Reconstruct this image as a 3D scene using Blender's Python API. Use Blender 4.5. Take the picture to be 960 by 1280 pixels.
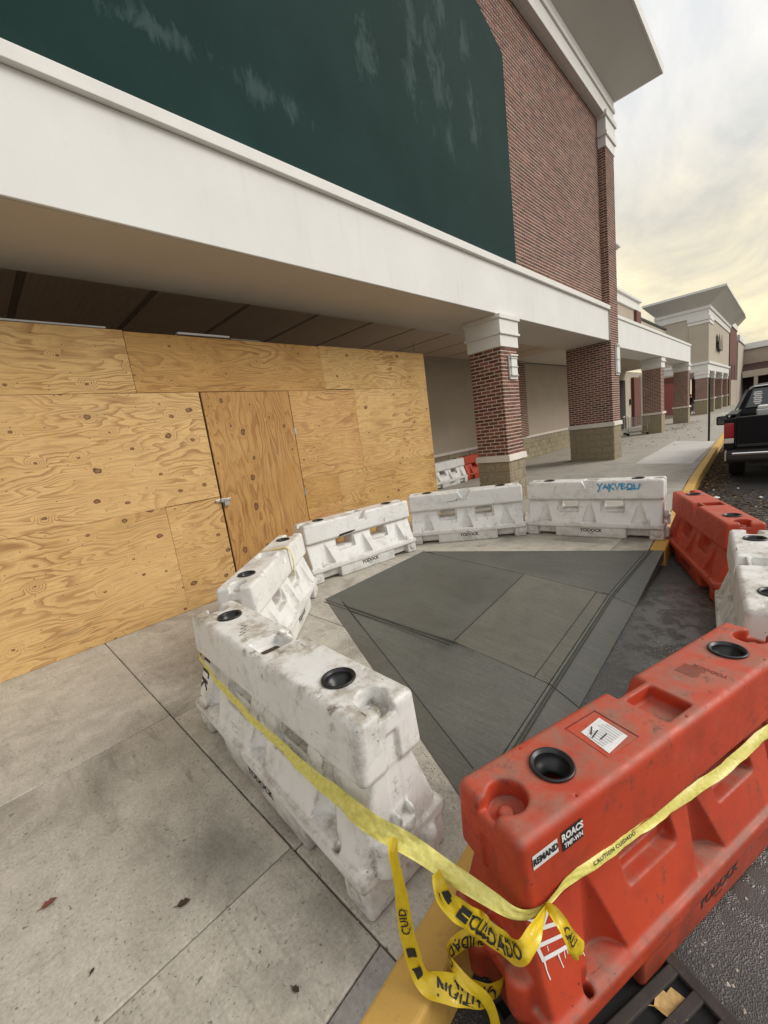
import bpy, bmesh, math, random
import numpy as np
from mathutils import Vector, Matrix
from mathutils.bvhtree import BVHTree
R = math.radians
random.seed(7)
for o in list(bpy.data.objects): bpy.data.objects.remove(o, do_unlink=True)
S = bpy.context.scene
COL = S.collection

# ------------------------------------------------------------------ camera
def cam_axes(y, p, r):
    f = np.array([math.sin(y)*math.cos(p), math.cos(y)*math.cos(p), math.sin(p)])
    rt = np.array([math.cos(y), -math.sin(y), 0.0]); up = np.cross(rt, f)
    c, s = math.cos(r), math.sin(r)
    return c*rt + s*up, -s*rt + c*up, f
rt, up, fw = cam_axes(-0.788588, -0.180903, -0.133374)
cd = bpy.data.cameras.new('camera'); cam = bpy.data.objects.new('camera', cd); COL.objects.link(cam)
cam.matrix_world = Matrix(((rt[0], up[0], -fw[0], 0), (rt[1], up[1], -fw[1], 0), (rt[2], up[2], -fw[2], 1.66), (0, 0, 0, 1)))
cd.sensor_fit = 'HORIZONTAL'; cd.sensor_width = 36; cd.lens = 508.614/960*36
cd.clip_start = 0.03; cd.clip_end = 5000
S.camera = cam

# ------------------------------------------------------------------ node helper
def nd(nt, t, ins=None, **props):
    n = nt.nodes.new(t)
    for k, v in props.items(): setattr(n, k, v)
    for k, v in (ins or {}).items():
        s = n.inputs[k]
        if isinstance(v, bpy.types.NodeSocket): nt.links.new(v, s)
        elif isinstance(v, (tuple, list)) and len(v) == 3 and s.type == 'RGBA': s.default_value = (*v, 1)
        else: s.default_value = v
    return n
def ramp(nt, fac, stops, interp='LINEAR'):
    n = nt.nodes.new('ShaderNodeValToRGB'); n.color_ramp.interpolation = interp
    e = n.color_ramp.elements
    while len(e) < len(stops): e.new(0.5)
    for el, (p, c) in zip(e, stops):
        el.position = p; el.color = (c, c, c, 1) if isinstance(c, (int, float)) else (*c, 1)
    nt.links.new(fac, n.inputs['Fac'])
    return n.outputs['Color']
def mixc(nt, fac, a, b, mode='MIX'):
    n = nt.nodes.new('ShaderNodeMix'); n.data_type = 'RGBA'; n.blend_type = mode
    for s, v in ((n.inputs['Factor'], fac), (n.inputs['A'], a), (n.inputs['B'], b)):
        if isinstance(v, bpy.types.NodeSocket): nt.links.new(v, s)
        elif isinstance(v, (tuple, list)): s.default_value = (*v[:3], 1)
        else: s.default_value = v
    return n.outputs['Result']
def mth(nt, op, a, b=0.0, c=0.0):
    n = nt.nodes.new('ShaderNodeMath'); n.operation = op
    for s, v in zip(n.inputs, (a, b, c)):
        if isinstance(v, bpy.types.NodeSocket): nt.links.new(v, s)
        else: s.default_value = v
    return n.outputs[0]

# ------------------------------------------------------------------ world: broken overcast, low warm sun behind the cloud ahead
SUN_AZ, SUN_EL = R(52), R(34)          # veiled sun, high to the right; azimuth from +Y towards +X
SV = (math.sin(SUN_AZ)*math.cos(SUN_EL), math.cos(SUN_AZ)*math.cos(SUN_EL), math.sin(SUN_EL))
W = bpy.data.worlds.new('World'); S.world = W; W.use_nodes = True
nt = W.node_tree; nt.nodes.clear()
sky = nd(nt, 'ShaderNodeTexSky', sky_type='NISHITA', sun_disc=False, sun_elevation=SUN_EL, sun_rotation=SUN_AZ,
         air_density=1.0, dust_density=3.0, ozone_density=1.0)
tc = nd(nt, 'ShaderNodeTexCoord'); gen = tc.outputs['Generated']
gz = nd(nt, 'ShaderNodeSeparateXYZ', {'Vector': gen}).outputs['Z']
# flatten the direction on to a cloud deck so the layers shrink towards the horizon
deck = nd(nt, 'ShaderNodeVectorMath', {0: gen, 'Scale': mth(nt, 'DIVIDE', 1.0, mth(nt, 'ADD', mth(nt, 'MAXIMUM', gz, 0.0), 0.22))}, operation='SCALE').outputs[0]
mp = nd(nt, 'ShaderNodeMapping', {'Vector': deck, 'Rotation': (0, 0, R(25)), 'Scale': (1.0, 0.55, 0.3)}).outputs[0]
n1 = nd(nt, 'ShaderNodeTexNoise', {'Vector': mp, 'Scale': 0.9, 'Detail': 6.0, 'Roughness': 0.5, 'Distortion': 0.4}).outputs['Fac']
n2 = nd(nt, 'ShaderNodeTexNoise', {'Vector': mp, 'Scale': 2.4, 'Detail': 9.0, 'Roughness': 0.60, 'Distortion': 0.6}).outputs['Fac']
cl = mth(nt, 'ADD', mth(nt, 'MULTIPLY', n1, 0.45), mth(nt, 'MULTIPLY', n2, 0.55))
tone = ramp(nt, cl, [(0.38, (4.1, 4.3, 4.5)), (0.46, (4.95, 5.05, 5.05)), (0.52, (5.6, 5.55, 5.35)), (0.60, (6.4, 6.25, 5.9))])
zen = ramp(nt, gz, [(0.0, 0.0), (0.30, 0.12), (1.0, 1.0)])
tone = mixc(nt, zen, tone, mixc(nt, 1.0, tone, (1.5, 1.5, 1.52), 'MULTIPLY'))
lowm = ramp(nt, gz, [(0.02, 1.0), (0.22, 0.75), (0.50, 0.0)], 'EASE')
az = nd(nt, 'ShaderNodeVectorMath', {0: gen, 1: (math.sin(R(20)), math.cos(R(20)), 0.1)}, operation='DOT_PRODUCT').outputs['Value']
wm = mth(nt, 'MULTIPLY', lowm, ramp(nt, az, [(0.1, 0.15), (0.9, 1.0)]))
warmc = mixc(nt, ramp(nt, cl, [(0.42, 0.0), (0.57, 1.0)]), (5.2, 4.6, 3.2), (9.2, 7.7, 4.3))
col = mixc(nt, mth(nt, 'MULTIPLY', wm, 0.85), tone, warmc)
cover = ramp(nt, n1, [(0.30, 0.80), (0.55, 0.97)])
col = mixc(nt, cover, sky.outputs[0], col)
bg = nd(nt, 'ShaderNodeBackground', {'Color': col, 'Strength': 0.10})
out = nd(nt, 'ShaderNodeOutputWorld', {'Surface': bg.outputs[0]})

sd = bpy.data.lights.new('sun', 'SUN'); sd.energy = 1.5; sd.angle = R(30); sd.color = (1, 0.96, 0.90)
so = bpy.data.objects.new('sun', sd); COL.objects.link(so)
so.rotation_euler = Vector(SV).to_track_quat('Z', 'Y').to_euler()

S.view_settings.view_transform = 'Standard'; S.view_settings.look = 'None'
S.view_settings.exposure = 0.52; S.view_settings.gamma = 1.0
S.view_settings.use_curve_mapping = False
S.render.engine = 'CYCLES'; S.cycles.diffuse_bounces = 6; S.cycles.max_bounces = 10

# ------------------------------------------------------------------ materials
M = {}
def mat(name, color=(0.5, 0.5, 0.5), rough=0.6, metal=0.0, spec=0.5):
    m = bpy.data.materials.new(name); m.use_nodes = True
    nt = m.node_tree; b = nt.nodes['Principled BSDF']
    b.inputs['Base Color'].default_value = (*color, 1); b.inputs['Roughness'].default_value = rough
    b.inputs['Metallic'].default_value = metal; b.inputs['Specular IOR Level'].default_value = spec
    M[name] = m
    return m, nt, b
def coord(nt, kind='Object', scale=(1, 1, 1), rnd=False):
    t = nd(nt, 'ShaderNodeTexCoord'); v = t.outputs[kind]
    if rnd:
        oi = nd(nt, 'ShaderNodeObjectInfo')
        sc = nd(nt, 'ShaderNodeVectorMath', {0: (37.1, 91.7, 53.3), 'Scale': oi.outputs['Random']}, operation='SCALE')
        v = nd(nt, 'ShaderNodeVectorMath', {0: v, 1: sc.outputs[0]}, operation='ADD').outputs[0]
    if tuple(scale) != (1, 1, 1): v = nd(nt, 'ShaderNodeMapping', {'Vector': v, 'Scale': scale}).outputs[0]
    return v
def noise(nt, v, sc, det=4.0, rough=0.55, dist=0.0):
    return nd(nt, 'ShaderNodeTexNoise', {'Vector': v, 'Scale': sc, 'Detail': det, 'Roughness': rough, 'Distortion': dist}).outputs['Fac']
def voro(nt, v, sc, feat='F1', rnd=1.0, dim='2D'):
    return nd(nt, 'ShaderNodeTexVoronoi', {'Vector': v, 'Scale': sc, 'Randomness': rnd}, feature=feat, voronoi_dimensions=dim)
def bump(nt, b, h, st=0.3, d=0.01):
    n = nd(nt, 'ShaderNodeBump', {'Height': h, 'Strength': st, 'Distance': d}); nt.links.new(n.outputs[0], b.inputs['Normal'])
def setc(nt, b, c, key='Base Color'): nt.links.new(c, b.inputs[key])

def simple(name, color, rough=0.6, var=0.12, sc=6.0, bs=0.15, bd=0.004, fine=90, metal=0.0, rnd=False):
    m, nt, b = mat(name, color, rough, metal)
    v = coord(nt, rnd=rnd)
    a = noise(nt, v, sc, 6.0, 0.62)
    c = mixc(nt, ramp(nt, a, [(0.3, 0.0), (0.7, 1.0)]), tuple(x*(1-var) for x in color), tuple(min(1, x*(1+var)) for x in color))
    setc(nt, b, c)
    if bs: bump(nt, b, noise(nt, v, fine, 3.0, 0.6), bs, bd)
    return m
# pavement concrete: pits, blotches, tyre and foot grime
def concrete(name, c0, c1, pit=0.5, rnd=True, stain=0.6):
    m, nt, b = mat(name, c0, 0.85)
    v = coord(nt, rnd=rnd)
    big = noise(nt, v, 1.1, 5.0, 0.6, 0.6); mid = noise(nt, v, 7.0, 6.0, 0.65); fine = noise(nt, v, 70.0, 4.0, 0.7)
    c = mixc(nt, ramp(nt, mid, [(0.3, 0.0), (0.7, 1.0)]), c0, c1)
    c = mixc(nt, mth(nt, 'MULTIPLY', ramp(nt, big, [(0.50, 0.0), (0.66, 1.0)]), stain), c, tuple(x*0.55 for x in c0))
    st2 = ramp(nt, noise(nt, v, 4.3, 7.0, 0.7, 1.2), [(0.62, 0.0), (0.70, 1.0)])
    c = mixc(nt, mth(nt, 'MULTIPLY', st2, 0.55*stain), c, tuple(x*0.42 for x in c0))
    wv_ = noise(nt, nd(nt, 'ShaderNodeMapping', {'Vector': v, 'Scale': (1.0, 6.0, 1.0), 'Rotation': (0, 0, 0.5)}).outputs[0], 2.2, 6.0, 0.65, 0.6)
    c = mixc(nt, mth(nt, 'MULTIPLY', ramp(nt, wv_, [(0.56, 0.0), (0.70, 1.0)]), 0.45*stain), c, tuple(x*0.50 for x in c0))
    c = mixc(nt, mth(nt, 'MULTIPLY', ramp(nt, noise(nt, v, 2.7, 6.0, 0.65), [(0.56, 0.0), (0.72, 1.0)]), 0.5*stain), c, tuple(min(1, x*1.25) for x in c1))
    pm = mth(nt, 'MULTIPLY', ramp(nt, noise(nt, v, 75.0, 2.0, 0.5, 0.4), [(0.655, 0.0), (0.70, 1.0)]), ramp(nt, noise(nt, v, 6.0, 3.0), [(0.35, 0.35), (0.6, 1.0)]))
    pm = mth(nt, 'MAXIMUM', pm, ramp(nt, noise(nt, v, 24.0, 2.0, 0.5, 0.3), [(0.72, 0.0), (0.75, 1.0)]))
    c = mixc(nt, mth(nt, 'MULTIPLY', pm, pit), c, tuple(x*0.38 for x in c0))
    c = mixc(nt, 0.28, c, ramp(nt, fine, [(0.3, 0.1), (0.7, 0.75)]), 'OVERLAY')
    setc(nt, b, c)
    h = mth(nt, 'SUBTRACT', mth(nt, 'MULTIPLY', fine, 0.5), pm)
    bump(nt, b, h, 0.55, 0.004)
    return m
concrete('pavement', (0.39, 0.355, 0.295), (0.53, 0.49, 0.415), 0.85, stain=0.85)
concrete('far_pavement', (0.33, 0.30, 0.255), (0.42, 0.385, 0.33), 0.2, stain=0.35)
concrete('pale_concrete', (0.50, 0.48, 0.44), (0.58, 0.56, 0.52), 0.15, stain=0.15)
concrete('gutter_concrete', (0.23, 0.22, 0.20), (0.33, 0.31, 0.28), 0.4, stain=0.5)
def wetcon(name, c0, c1, ang=0.0, rough=(0.5, 0.75)):
    m, nt, b = mat(name, c0, 0.5)
    v = coord(nt)
    mpn = nd(nt, 'ShaderNodeMapping', {'Vector': v, 'Rotation': (0, 0, ang), 'Scale': (3, 150, 3)})
    br = noise(nt, mpn.outputs[0], 1.0, 3.0, 0.6)
    big = noise(nt, v, 1.6, 6.0, 0.6, 0.8); f = noise(nt, v, 55.0, 4.0, 0.7)
    c = mixc(nt, ramp(nt, big, [(0.32, 0.0), (0.68, 1.0)]), c0, c1)
    c = mixc(nt, 0.34, c, ramp(nt, br, [(0.3, 0.2), (0.7, 0.8)]), 'OVERLAY')
    c = mixc(nt, 0.22, c, ramp(nt, f, [(0.3, 0.1), (0.7, 0.9)]), 'OVERLAY')
    dk = ramp(nt, noise(nt, v, 3.4, 7.0, 0.68, 0.7), [(0.55, 0.0), (0.72, 1.0)])
    c = mixc(nt, mth(nt, 'MULTIPLY', dk, 0.4), c, tuple(x*0.55 for x in c0))
    setc(nt, b, c)
    setc(nt, b, ramp(nt, big, [(0.35, rough[0]), (0.65, rough[1])]), 'Roughness')
    bump(nt, b, mth(nt, 'ADD', mth(nt, 'MULTIPLY', br, 0.6), mth(nt, 'MULTIPLY', f, 0.5)), 0.35, 0.002)
wetcon('fresh_concrete', (0.082, 0.084, 0.070), (0.112, 0.112, 0.093), R(20))
wetcon('fresh_concrete_flare', (0.090, 0.092, 0.078), (0.122, 0.122, 0.103), R(-20))
wetcon('fresh_concrete_ramp', (0.098, 0.094, 0.073), (0.134, 0.127, 0.099), R(70), (0.4, 0.65))
wetcon('fresh_concrete_edge', (0.086, 0.086, 0.072), (0.116, 0.115, 0.096), R(90), (0.4, 0.6))
mat('groove', (0.050, 0.049, 0.041), 0.9)
mat('joint_dirt', (0.085, 0.075, 0.065), 0.95)
# asphalt, partly wet
m, nt, b = mat('asphalt', (0.05, 0.05, 0.05), 0.85)
v = coord(nt)
ag = voro(nt, v, 190.0); agc = nd(nt, 'ShaderNodeSeparateColor', {'Color': ag.outputs['Color']}).outputs[0]
big = noise(nt, v, 0.9, 6.0, 0.6)
c = mixc(nt, ramp(nt, big, [(0.3, 0.0), (0.7, 1.0)]), (0.035, 0.034, 0.034), (0.062, 0.060, 0.057))
c = mixc(nt, ramp(nt, agc, [(0.80, 0.0), (0.98, 0.5)]), c, (0.20, 0.19, 0.175))
wet = nd(nt, 'ShaderNodeVectorMath', {0: v, 1: (-0.45, 3.2, -0.18)}, operation='DISTANCE').outputs['Value']
wet = mth(nt, 'ADD', wet, mth(nt, 'MULTIPLY', noise(nt, v, 3.0, 5.0, 0.6), 1.3))
wetm = ramp(nt, mth(nt, 'MULTIPLY', wet, 0.25), [(0.50, 1.0), (0.72, 0.0)])
film = mth(nt, 'MULTIPLY', wetm, ramp(nt, noise(nt, v, 1.6, 4.0, 0.5, 0.3), [(0.36, 0.85), (0.64, 0.45)]))
c = mixc(nt, film, c, (0.066, 0.063, 0.054))
setc(nt, b, c)
pn_ = noise(nt, v, 7.0, 6.0, 0.68)
pud = ramp(nt, pn_, [(0.44, 0.07), (0.60, 0.30)])
setc(nt, b, mixc(nt, wetm, (0.82, 0.82, 0.82), pud), 'Roughness')
setc(nt, b, mixc(nt, wetm, (0.4, 0.4, 0.4), (1.0, 1.0, 1.0)), 'Specular IOR Level')
flat = mth(nt, 'SUBTRACT', 1.0, mth(nt, 'MULTIPLY', wetm, ramp(nt, pn_, [(0.47, 0.75), (0.56, 0.1)])))
bump(nt, b, mth(nt, 'MULTIPLY', flat, mth(nt, 'ADD', ag.outputs['Distance'], mth(nt, 'MULTIPLY', noise(nt, v, 60.0, 4.0, 0.7), 0.9))), 0.55, 0.005)
# kerb paint
m, nt, b = mat('kerb_paint', (0.6, 0.36, 0.07), 0.7)
v = coord(nt)
w1n = noise(nt, v, 5.0, 7.0, 0.7, 0.6); f = noise(nt, v, 60.0, 4.0, 0.7)
c = mixc(nt, ramp(nt, noise(nt, v, 2.2, 4.0), [(0.3, 0.0), (0.7, 1.0)]), (0.50, 0.29, 0.06), (0.66, 0.41, 0.10))
c = mixc(nt, ramp(nt, w1n, [(0.58, 0.0), (0.70, 0.85)]), c, (0.22, 0.18, 0.12))
c = mixc(nt, ramp(nt, f, [(0.66, 0.0), (0.74, 0.7)]), c, (0.20, 0.17, 0.13))
setc(nt, b, c); bump(nt, b, f, 0.4, 0.004)
# bricks
def brickmat(name, island):
    m, nt, b = mat(name, (0.2, 0.07, 0.05), 0.85)
    if island: r = nd(nt, 'ShaderNodeNewGeometry').outputs['Random Per Island']
    else: r = nd(nt, 'ShaderNodeObjectInfo').outputs['Random']
    v = coord(nt)
    c = ramp(nt, r, [(0.0, (0.085, 0.030, 0.020)), (0.30, (0.130, 0.044, 0.028)), (0.7, (0.170, 0.058, 0.036)), (1.0, (0.235, 0.088, 0.055))])
    n = noise(nt, v, 40.0, 5.0, 0.65)
    c = mixc(nt, 0.3, c, ramp(nt, n, [(0.3, 0.2), (0.7, 0.8)]), 'OVERLAY')
    setc(nt, b, c); bump(nt, b, n, 0.3, 0.003)
brickmat('brick', False); brickmat('brick_field', True)
simple('mortar', (0.56, 0.475, 0.40), 0.9, 0.16, 9.0, 0.3, 0.003, 160)
m, nt, b = mat('white_stucco', (0.755, 0.75, 0.72), 0.8)
v = coord(nt)
sk_ = noise(nt, nd(nt, 'ShaderNodeMapping', {'Vector': v, 'Scale': (5.0, 5.0, 0.35)}).outputs[0], 1.3, 5.0, 0.6)
c = mixc(nt, ramp(nt, noise(nt, v, 1.1, 5.0, 0.6), [(0.3, 0.0), (0.7, 1.0)]), (0.715, 0.71, 0.68), (0.775, 0.77, 0.745))
c = mixc(nt, ramp(nt, sk_, [(0.56, 0.0), (0.74, 0.28)]), c, (0.56, 0.545, 0.50))
c = mixc(nt, ramp(nt, noise(nt, v, 9.0, 7.0, 0.7), [(0.62, 0.0), (0.75, 0.22)]), c, (0.52, 0.50, 0.45))
setc(nt, b, c); bump(nt, b, noise(nt, v, 320.0, 3.0, 0.6), 0.25, 0.0015)
simple('white_trim', (0.74, 0.725, 0.69), 0.7, 0.04, 3.0, 0.12, 0.001, 300)
simple('cast_stone', (0.66, 0.61, 0.55), 0.8, 0.08, 5.0, 0.2, 0.002, 120)
simple('tan_stucco', (0.40, 0.335, 0.265), 0.85, 0.05, 1.2, 0.2, 0.0015, 260)
simple('pale_tan_stucco', (0.47, 0.41, 0.33), 0.85, 0.05, 1.2, 0.2, 0.0015, 260)
simple('eave_stucco', (0.62, 0.595, 0.545), 0.85, 0.03, 1.2, 0.15, 0.0015, 260)
simple('beam_stucco', (0.59, 0.535, 0.46), 0.85, 0.04, 1.2, 0.15, 0.0015, 260)
m, nt, b = mat('soffit_metal', (0.36, 0.32, 0.27), 0.55)
v = coord(nt)
wv = nd(nt, 'ShaderNodeTexWave', {'Vector': v, 'Scale': 4.2, 'Distortion': 0.0}, bands_direction='Y', wave_profile='SAW').outputs['Fac']
setc(nt, b, mixc(nt, noise(nt, v, 1.5, 4.0), (0.52, 0.40, 0.295), (0.62, 0.50, 0.385)))
bump(nt, b, ramp(nt, wv, [(0.0, 0.0), (0.12, 1.0), (0.9, 1.0), (1.0, 0.0)]), 0.8, 0.008)
mat('soffit_trim', (0.26, 0.205, 0.16), 0.7)
m, nt, b = mat('split_block', (0.3, 0.25, 0.17), 0.9)
v = coord(nt); r = nd(nt, 'ShaderNodeNewGeometry').outputs['Random Per Island']
n = noise(nt, v, 22.0, 7.0, 0.7); n3 = noise(nt, v, 5.0, 5.0, 0.6)
c = mixc(nt, r, (0.255, 0.21, 0.135), (0.325, 0.275, 0.185))
c = mixc(nt, 0.5, c, ramp(nt, n, [(0.3, 0.15), (0.7, 0.85)]), 'OVERLAY')
c = mixc(nt, ramp(nt, n3, [(0.55, 0.0), (0.75, 0.4)]), c, (0.20, 0.17, 0.13))
setc(nt, b, c); bump(nt, b, n, 0.9, 0.012)
simple('block_mortar', (0.36, 0.31, 0.22), 0.9, 0.08, 9.0, 0.3, 0.003, 160)
WXB = -3.945
m, nt, b = mat('green_board', (0.012, 0.045, 0.04), 0.8, 0.0, 0.12)
v = coord(nt)
n = noise(nt, v, 1.1, 6.0, 0.6); nz_ = noise(nt, nd(nt, 'ShaderNodeMapping', {'Vector': v, 'Scale': (1, 2.2, 1.0)}).outputs[0], 2.6, 7.0, 0.68, 0.5)
c = mixc(nt, ramp(nt, n, [(0.3, 0.0), (0.7, 1.0)]), (0.0085, 0.0285, 0.0265), (0.0130, 0.0390, 0.0355))
acc = None
for cy, cz, ry, rz in ((1.97, 5.30, 0.35, 0.10), (3.0, 5.28, 0.45, 0.12), (4.67, 6.5, 0.22, 0.35), (5.7, 7.35, 0.22, 0.55), (5.6, 6.45, 0.16, 0.3), (6.3, 6.95, 0.28, 0.6), (6.5, 6.2, 0.14, 0.4), (7.3, 6.8, 0.16, 0.5), (7.2, 7.8, 0.2, 0.3), (6.6, 7.9, 0.25, 0.25)):
    dv = nd(nt, 'ShaderNodeVectorMath', {0: nd(nt, 'ShaderNodeVectorMath', {0: v, 1: (WXB, cy, cz)}, operation='SUBTRACT').outputs[0], 1: (1.0, 1/ry, 1/rz)}, operation='MULTIPLY').outputs[0]
    ln = nd(nt, 'ShaderNodeVectorMath', {0: dv}, operation='LENGTH').outputs['Value']
    k_ = ramp(nt, mth(nt, 'ADD', mth(nt, 'MULTIPLY', ln, 0.5), mth(nt, 'MULTIPLY', mth(nt, 'SUBTRACT', nz_, 0.5), 3.2)), [(0.02, 1.0), (0.50, 0.0)])
    acc = k_ if acc is None else mth(nt, 'MAXIMUM', acc, k_)
c = mixc(nt, mth(nt, 'MULTIPLY', acc, 0.30), c, (0.11, 0.16, 0.155))
setc(nt, b, c); bump(nt, b, noise(nt, v, 60.0), 0.25, 0.003)
# plywood; local X runs along the grain, local Y across, centred per sheet
def plywood(name, c0, c1, c2, knots=1.0, freq=9.0, pale=0.0):
    m, nt, b = mat(name, c0, 0.75)
    oi = nd(nt, 'ShaderNodeObjectInfo')
    v = coord(nt, rnd=True)
    wob = nd(nt, 'ShaderNodeTexNoise', {'Vector': v, 'Scale': 2.2, 'Detail': 3.0}).outputs['Color']
    vw = nd(nt, 'ShaderNodeVectorMath', {0: v, 1: nd(nt, 'ShaderNodeVectorMath', {0: wob, 'Scale': 0.16}, operation='SCALE').outputs[0]}, operation='ADD').outputs[0]
    st = nd(nt, 'ShaderNodeMapping', {'Vector': vw, 'Scale': (0.42, 2.3, 1.0)}).outputs[0]
    kv = voro(nt, nd(nt, 'ShaderNodeMapping', {'Vector': v, 'Scale': (0.85, 1.2, 1.0)}).outputs[0], 3.1)
    kc = nd(nt, 'ShaderNodeSeparateColor', {'Color': kv.outputs['Color']})
    ksel = mth(nt, 'GREATER_THAN', kc.outputs[0], 0.34)
    swirl = mth(nt, 'MULTIPLY', ramp(nt, kv.outputs['Distance'], [(0.0, 1.0), (0.28, 0.0)], 'EASE'), mth(nt, 'MULTIPLY', ksel, 0.16))
    n = noise(nt, st, 1.05, 3.0, 0.46, 0.35)
    f = mth(nt, 'ADD', n, swirl)
    f = mth(nt, 'ADD', f, mth(nt, 'MULTIPLY', noise(nt, st, 7.0, 4.0, 0.6), 0.03))
    ring = mth(nt, 'FRACT', mth(nt, 'MULTIPLY', f, freq*3.0))
    amp = ramp(nt, noise(nt, v, 1.3, 3.0, 0.5), [(0.35, 0.25), (0.65, 1.0)])
    line = ramp(nt, ring, [(0.0, 0.0), (0.45, 0.12), (0.82, 0.9), (0.93, 1.0), (1.0, 0.0)])
    line = mth(nt, 'MULTIPLY', line, amp)
    str_ = noise(nt, nd(nt, 'ShaderNodeMapping', {'Vector': v, 'Scale': (3.5, 130.0, 1.0)}).outputs[0], 1.0, 3.0, 0.6)
    c = mixc(nt, ramp(nt, noise(nt, v, 1.6, 3.0), [(0.3, 0.0), (0.7, 1.0)]), c0, c1)
    c = mixc(nt, mth(nt, 'MULTIPLY', line, 0.85), c, c2)
    fl = ramp(nt, mth(nt, 'FRACT', mth(nt, 'MULTIPLY', f, freq*11.0)), [(0.0, 0.0), (0.6, 0.2), (0.9, 1.0), (1.0, 0.0)])
    c = mixc(nt, mth(nt, 'MULTIPLY', fl, 0.22), c, c2)
    c = mixc(nt, 0.30, c, ramp(nt, str_, [(0.3, 0.2), (0.7, 0.8)]), 'OVERLAY')
    rad = mth(nt, 'MULTIPLY_ADD', mth(nt, 'POWER', kc.outputs[1], 1.6), 0.085*knots, 0.022)
    kd = mth(nt, 'DIVIDE', kv.outputs['Distance'], rad)
    kd = mth(nt, 'ADD', kd, mth(nt, 'MULTIPLY', mth(nt, 'SUBTRACT', noise(nt, v, 24.0, 4.0), 0.5), 1.3))
    km = mth(nt, 'MULTIPLY', ramp(nt, kd, [(0.75, 1.0), (1.05, 0.0)]), ksel)
    kcol = mixc(nt, ramp(nt, kd, [(0.35, 0.0), (0.75, 1.0)]), (0.24, 0.12, 0.05), (0.075, 0.032, 0.014))
    c = mixc(nt, mth(nt, 'MULTIPLY', mth(nt, 'MULTIPLY', ramp(nt, kd, [(0.9, 0.55), (2.2, 0.0)]), ksel), 0.8), c, c2)
    c = mixc(nt, km, c, kcol)
    sm = voro(nt, v, 6.0); sc = nd(nt, 'ShaderNodeSeparateColor', {'Color': sm.outputs['Color']}).outputs[0]
    c = mixc(nt, mth(nt, 'MULTIPLY', mth(nt, 'LESS_THAN', sm.outputs['Distance'], 0.032), mth(nt, 'GREATER_THAN', sc, 0.45)), c, (0.10, 0.055, 0.03))
    gr = ramp(nt, noise(nt, v, 2.6, 5.0, 0.65, 0.8), [(0.60, 0.0), (0.74, 0.30)])
    c = mixc(nt, gr, c, (0.26, 0.20, 0.13))
    hs = nd(nt, 'ShaderNodeHueSaturation', {'Saturation': mth(nt, 'MULTIPLY_ADD', oi.outputs['Random'], -0.10, 1.08), 'Value': mth(nt, 'MULTIPLY_ADD', oi.outputs['Random'], 0.30, 0.88), 'Color': c})
    setc(nt, b, hs.outputs[0])
    bump(nt, b, mth(nt, 'ADD', line, str_), 0.18, 0.002)
plywood('plywood', (0.52, 0.33, 0.130), (0.61, 0.41, 0.180), (0.265, 0.125, 0.042), 1.0, 8.0)
plywood('plywood_fir', (0.46, 0.265, 0.092), (0.53, 0.325, 0.125), (0.24, 0.105, 0.034), 0.6, 8.5)
plywood('plywood_door', (0.47, 0.265, 0.098), (0.54, 0.325, 0.130), (0.25, 0.115, 0.036), 1.35, 6.5)
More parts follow.
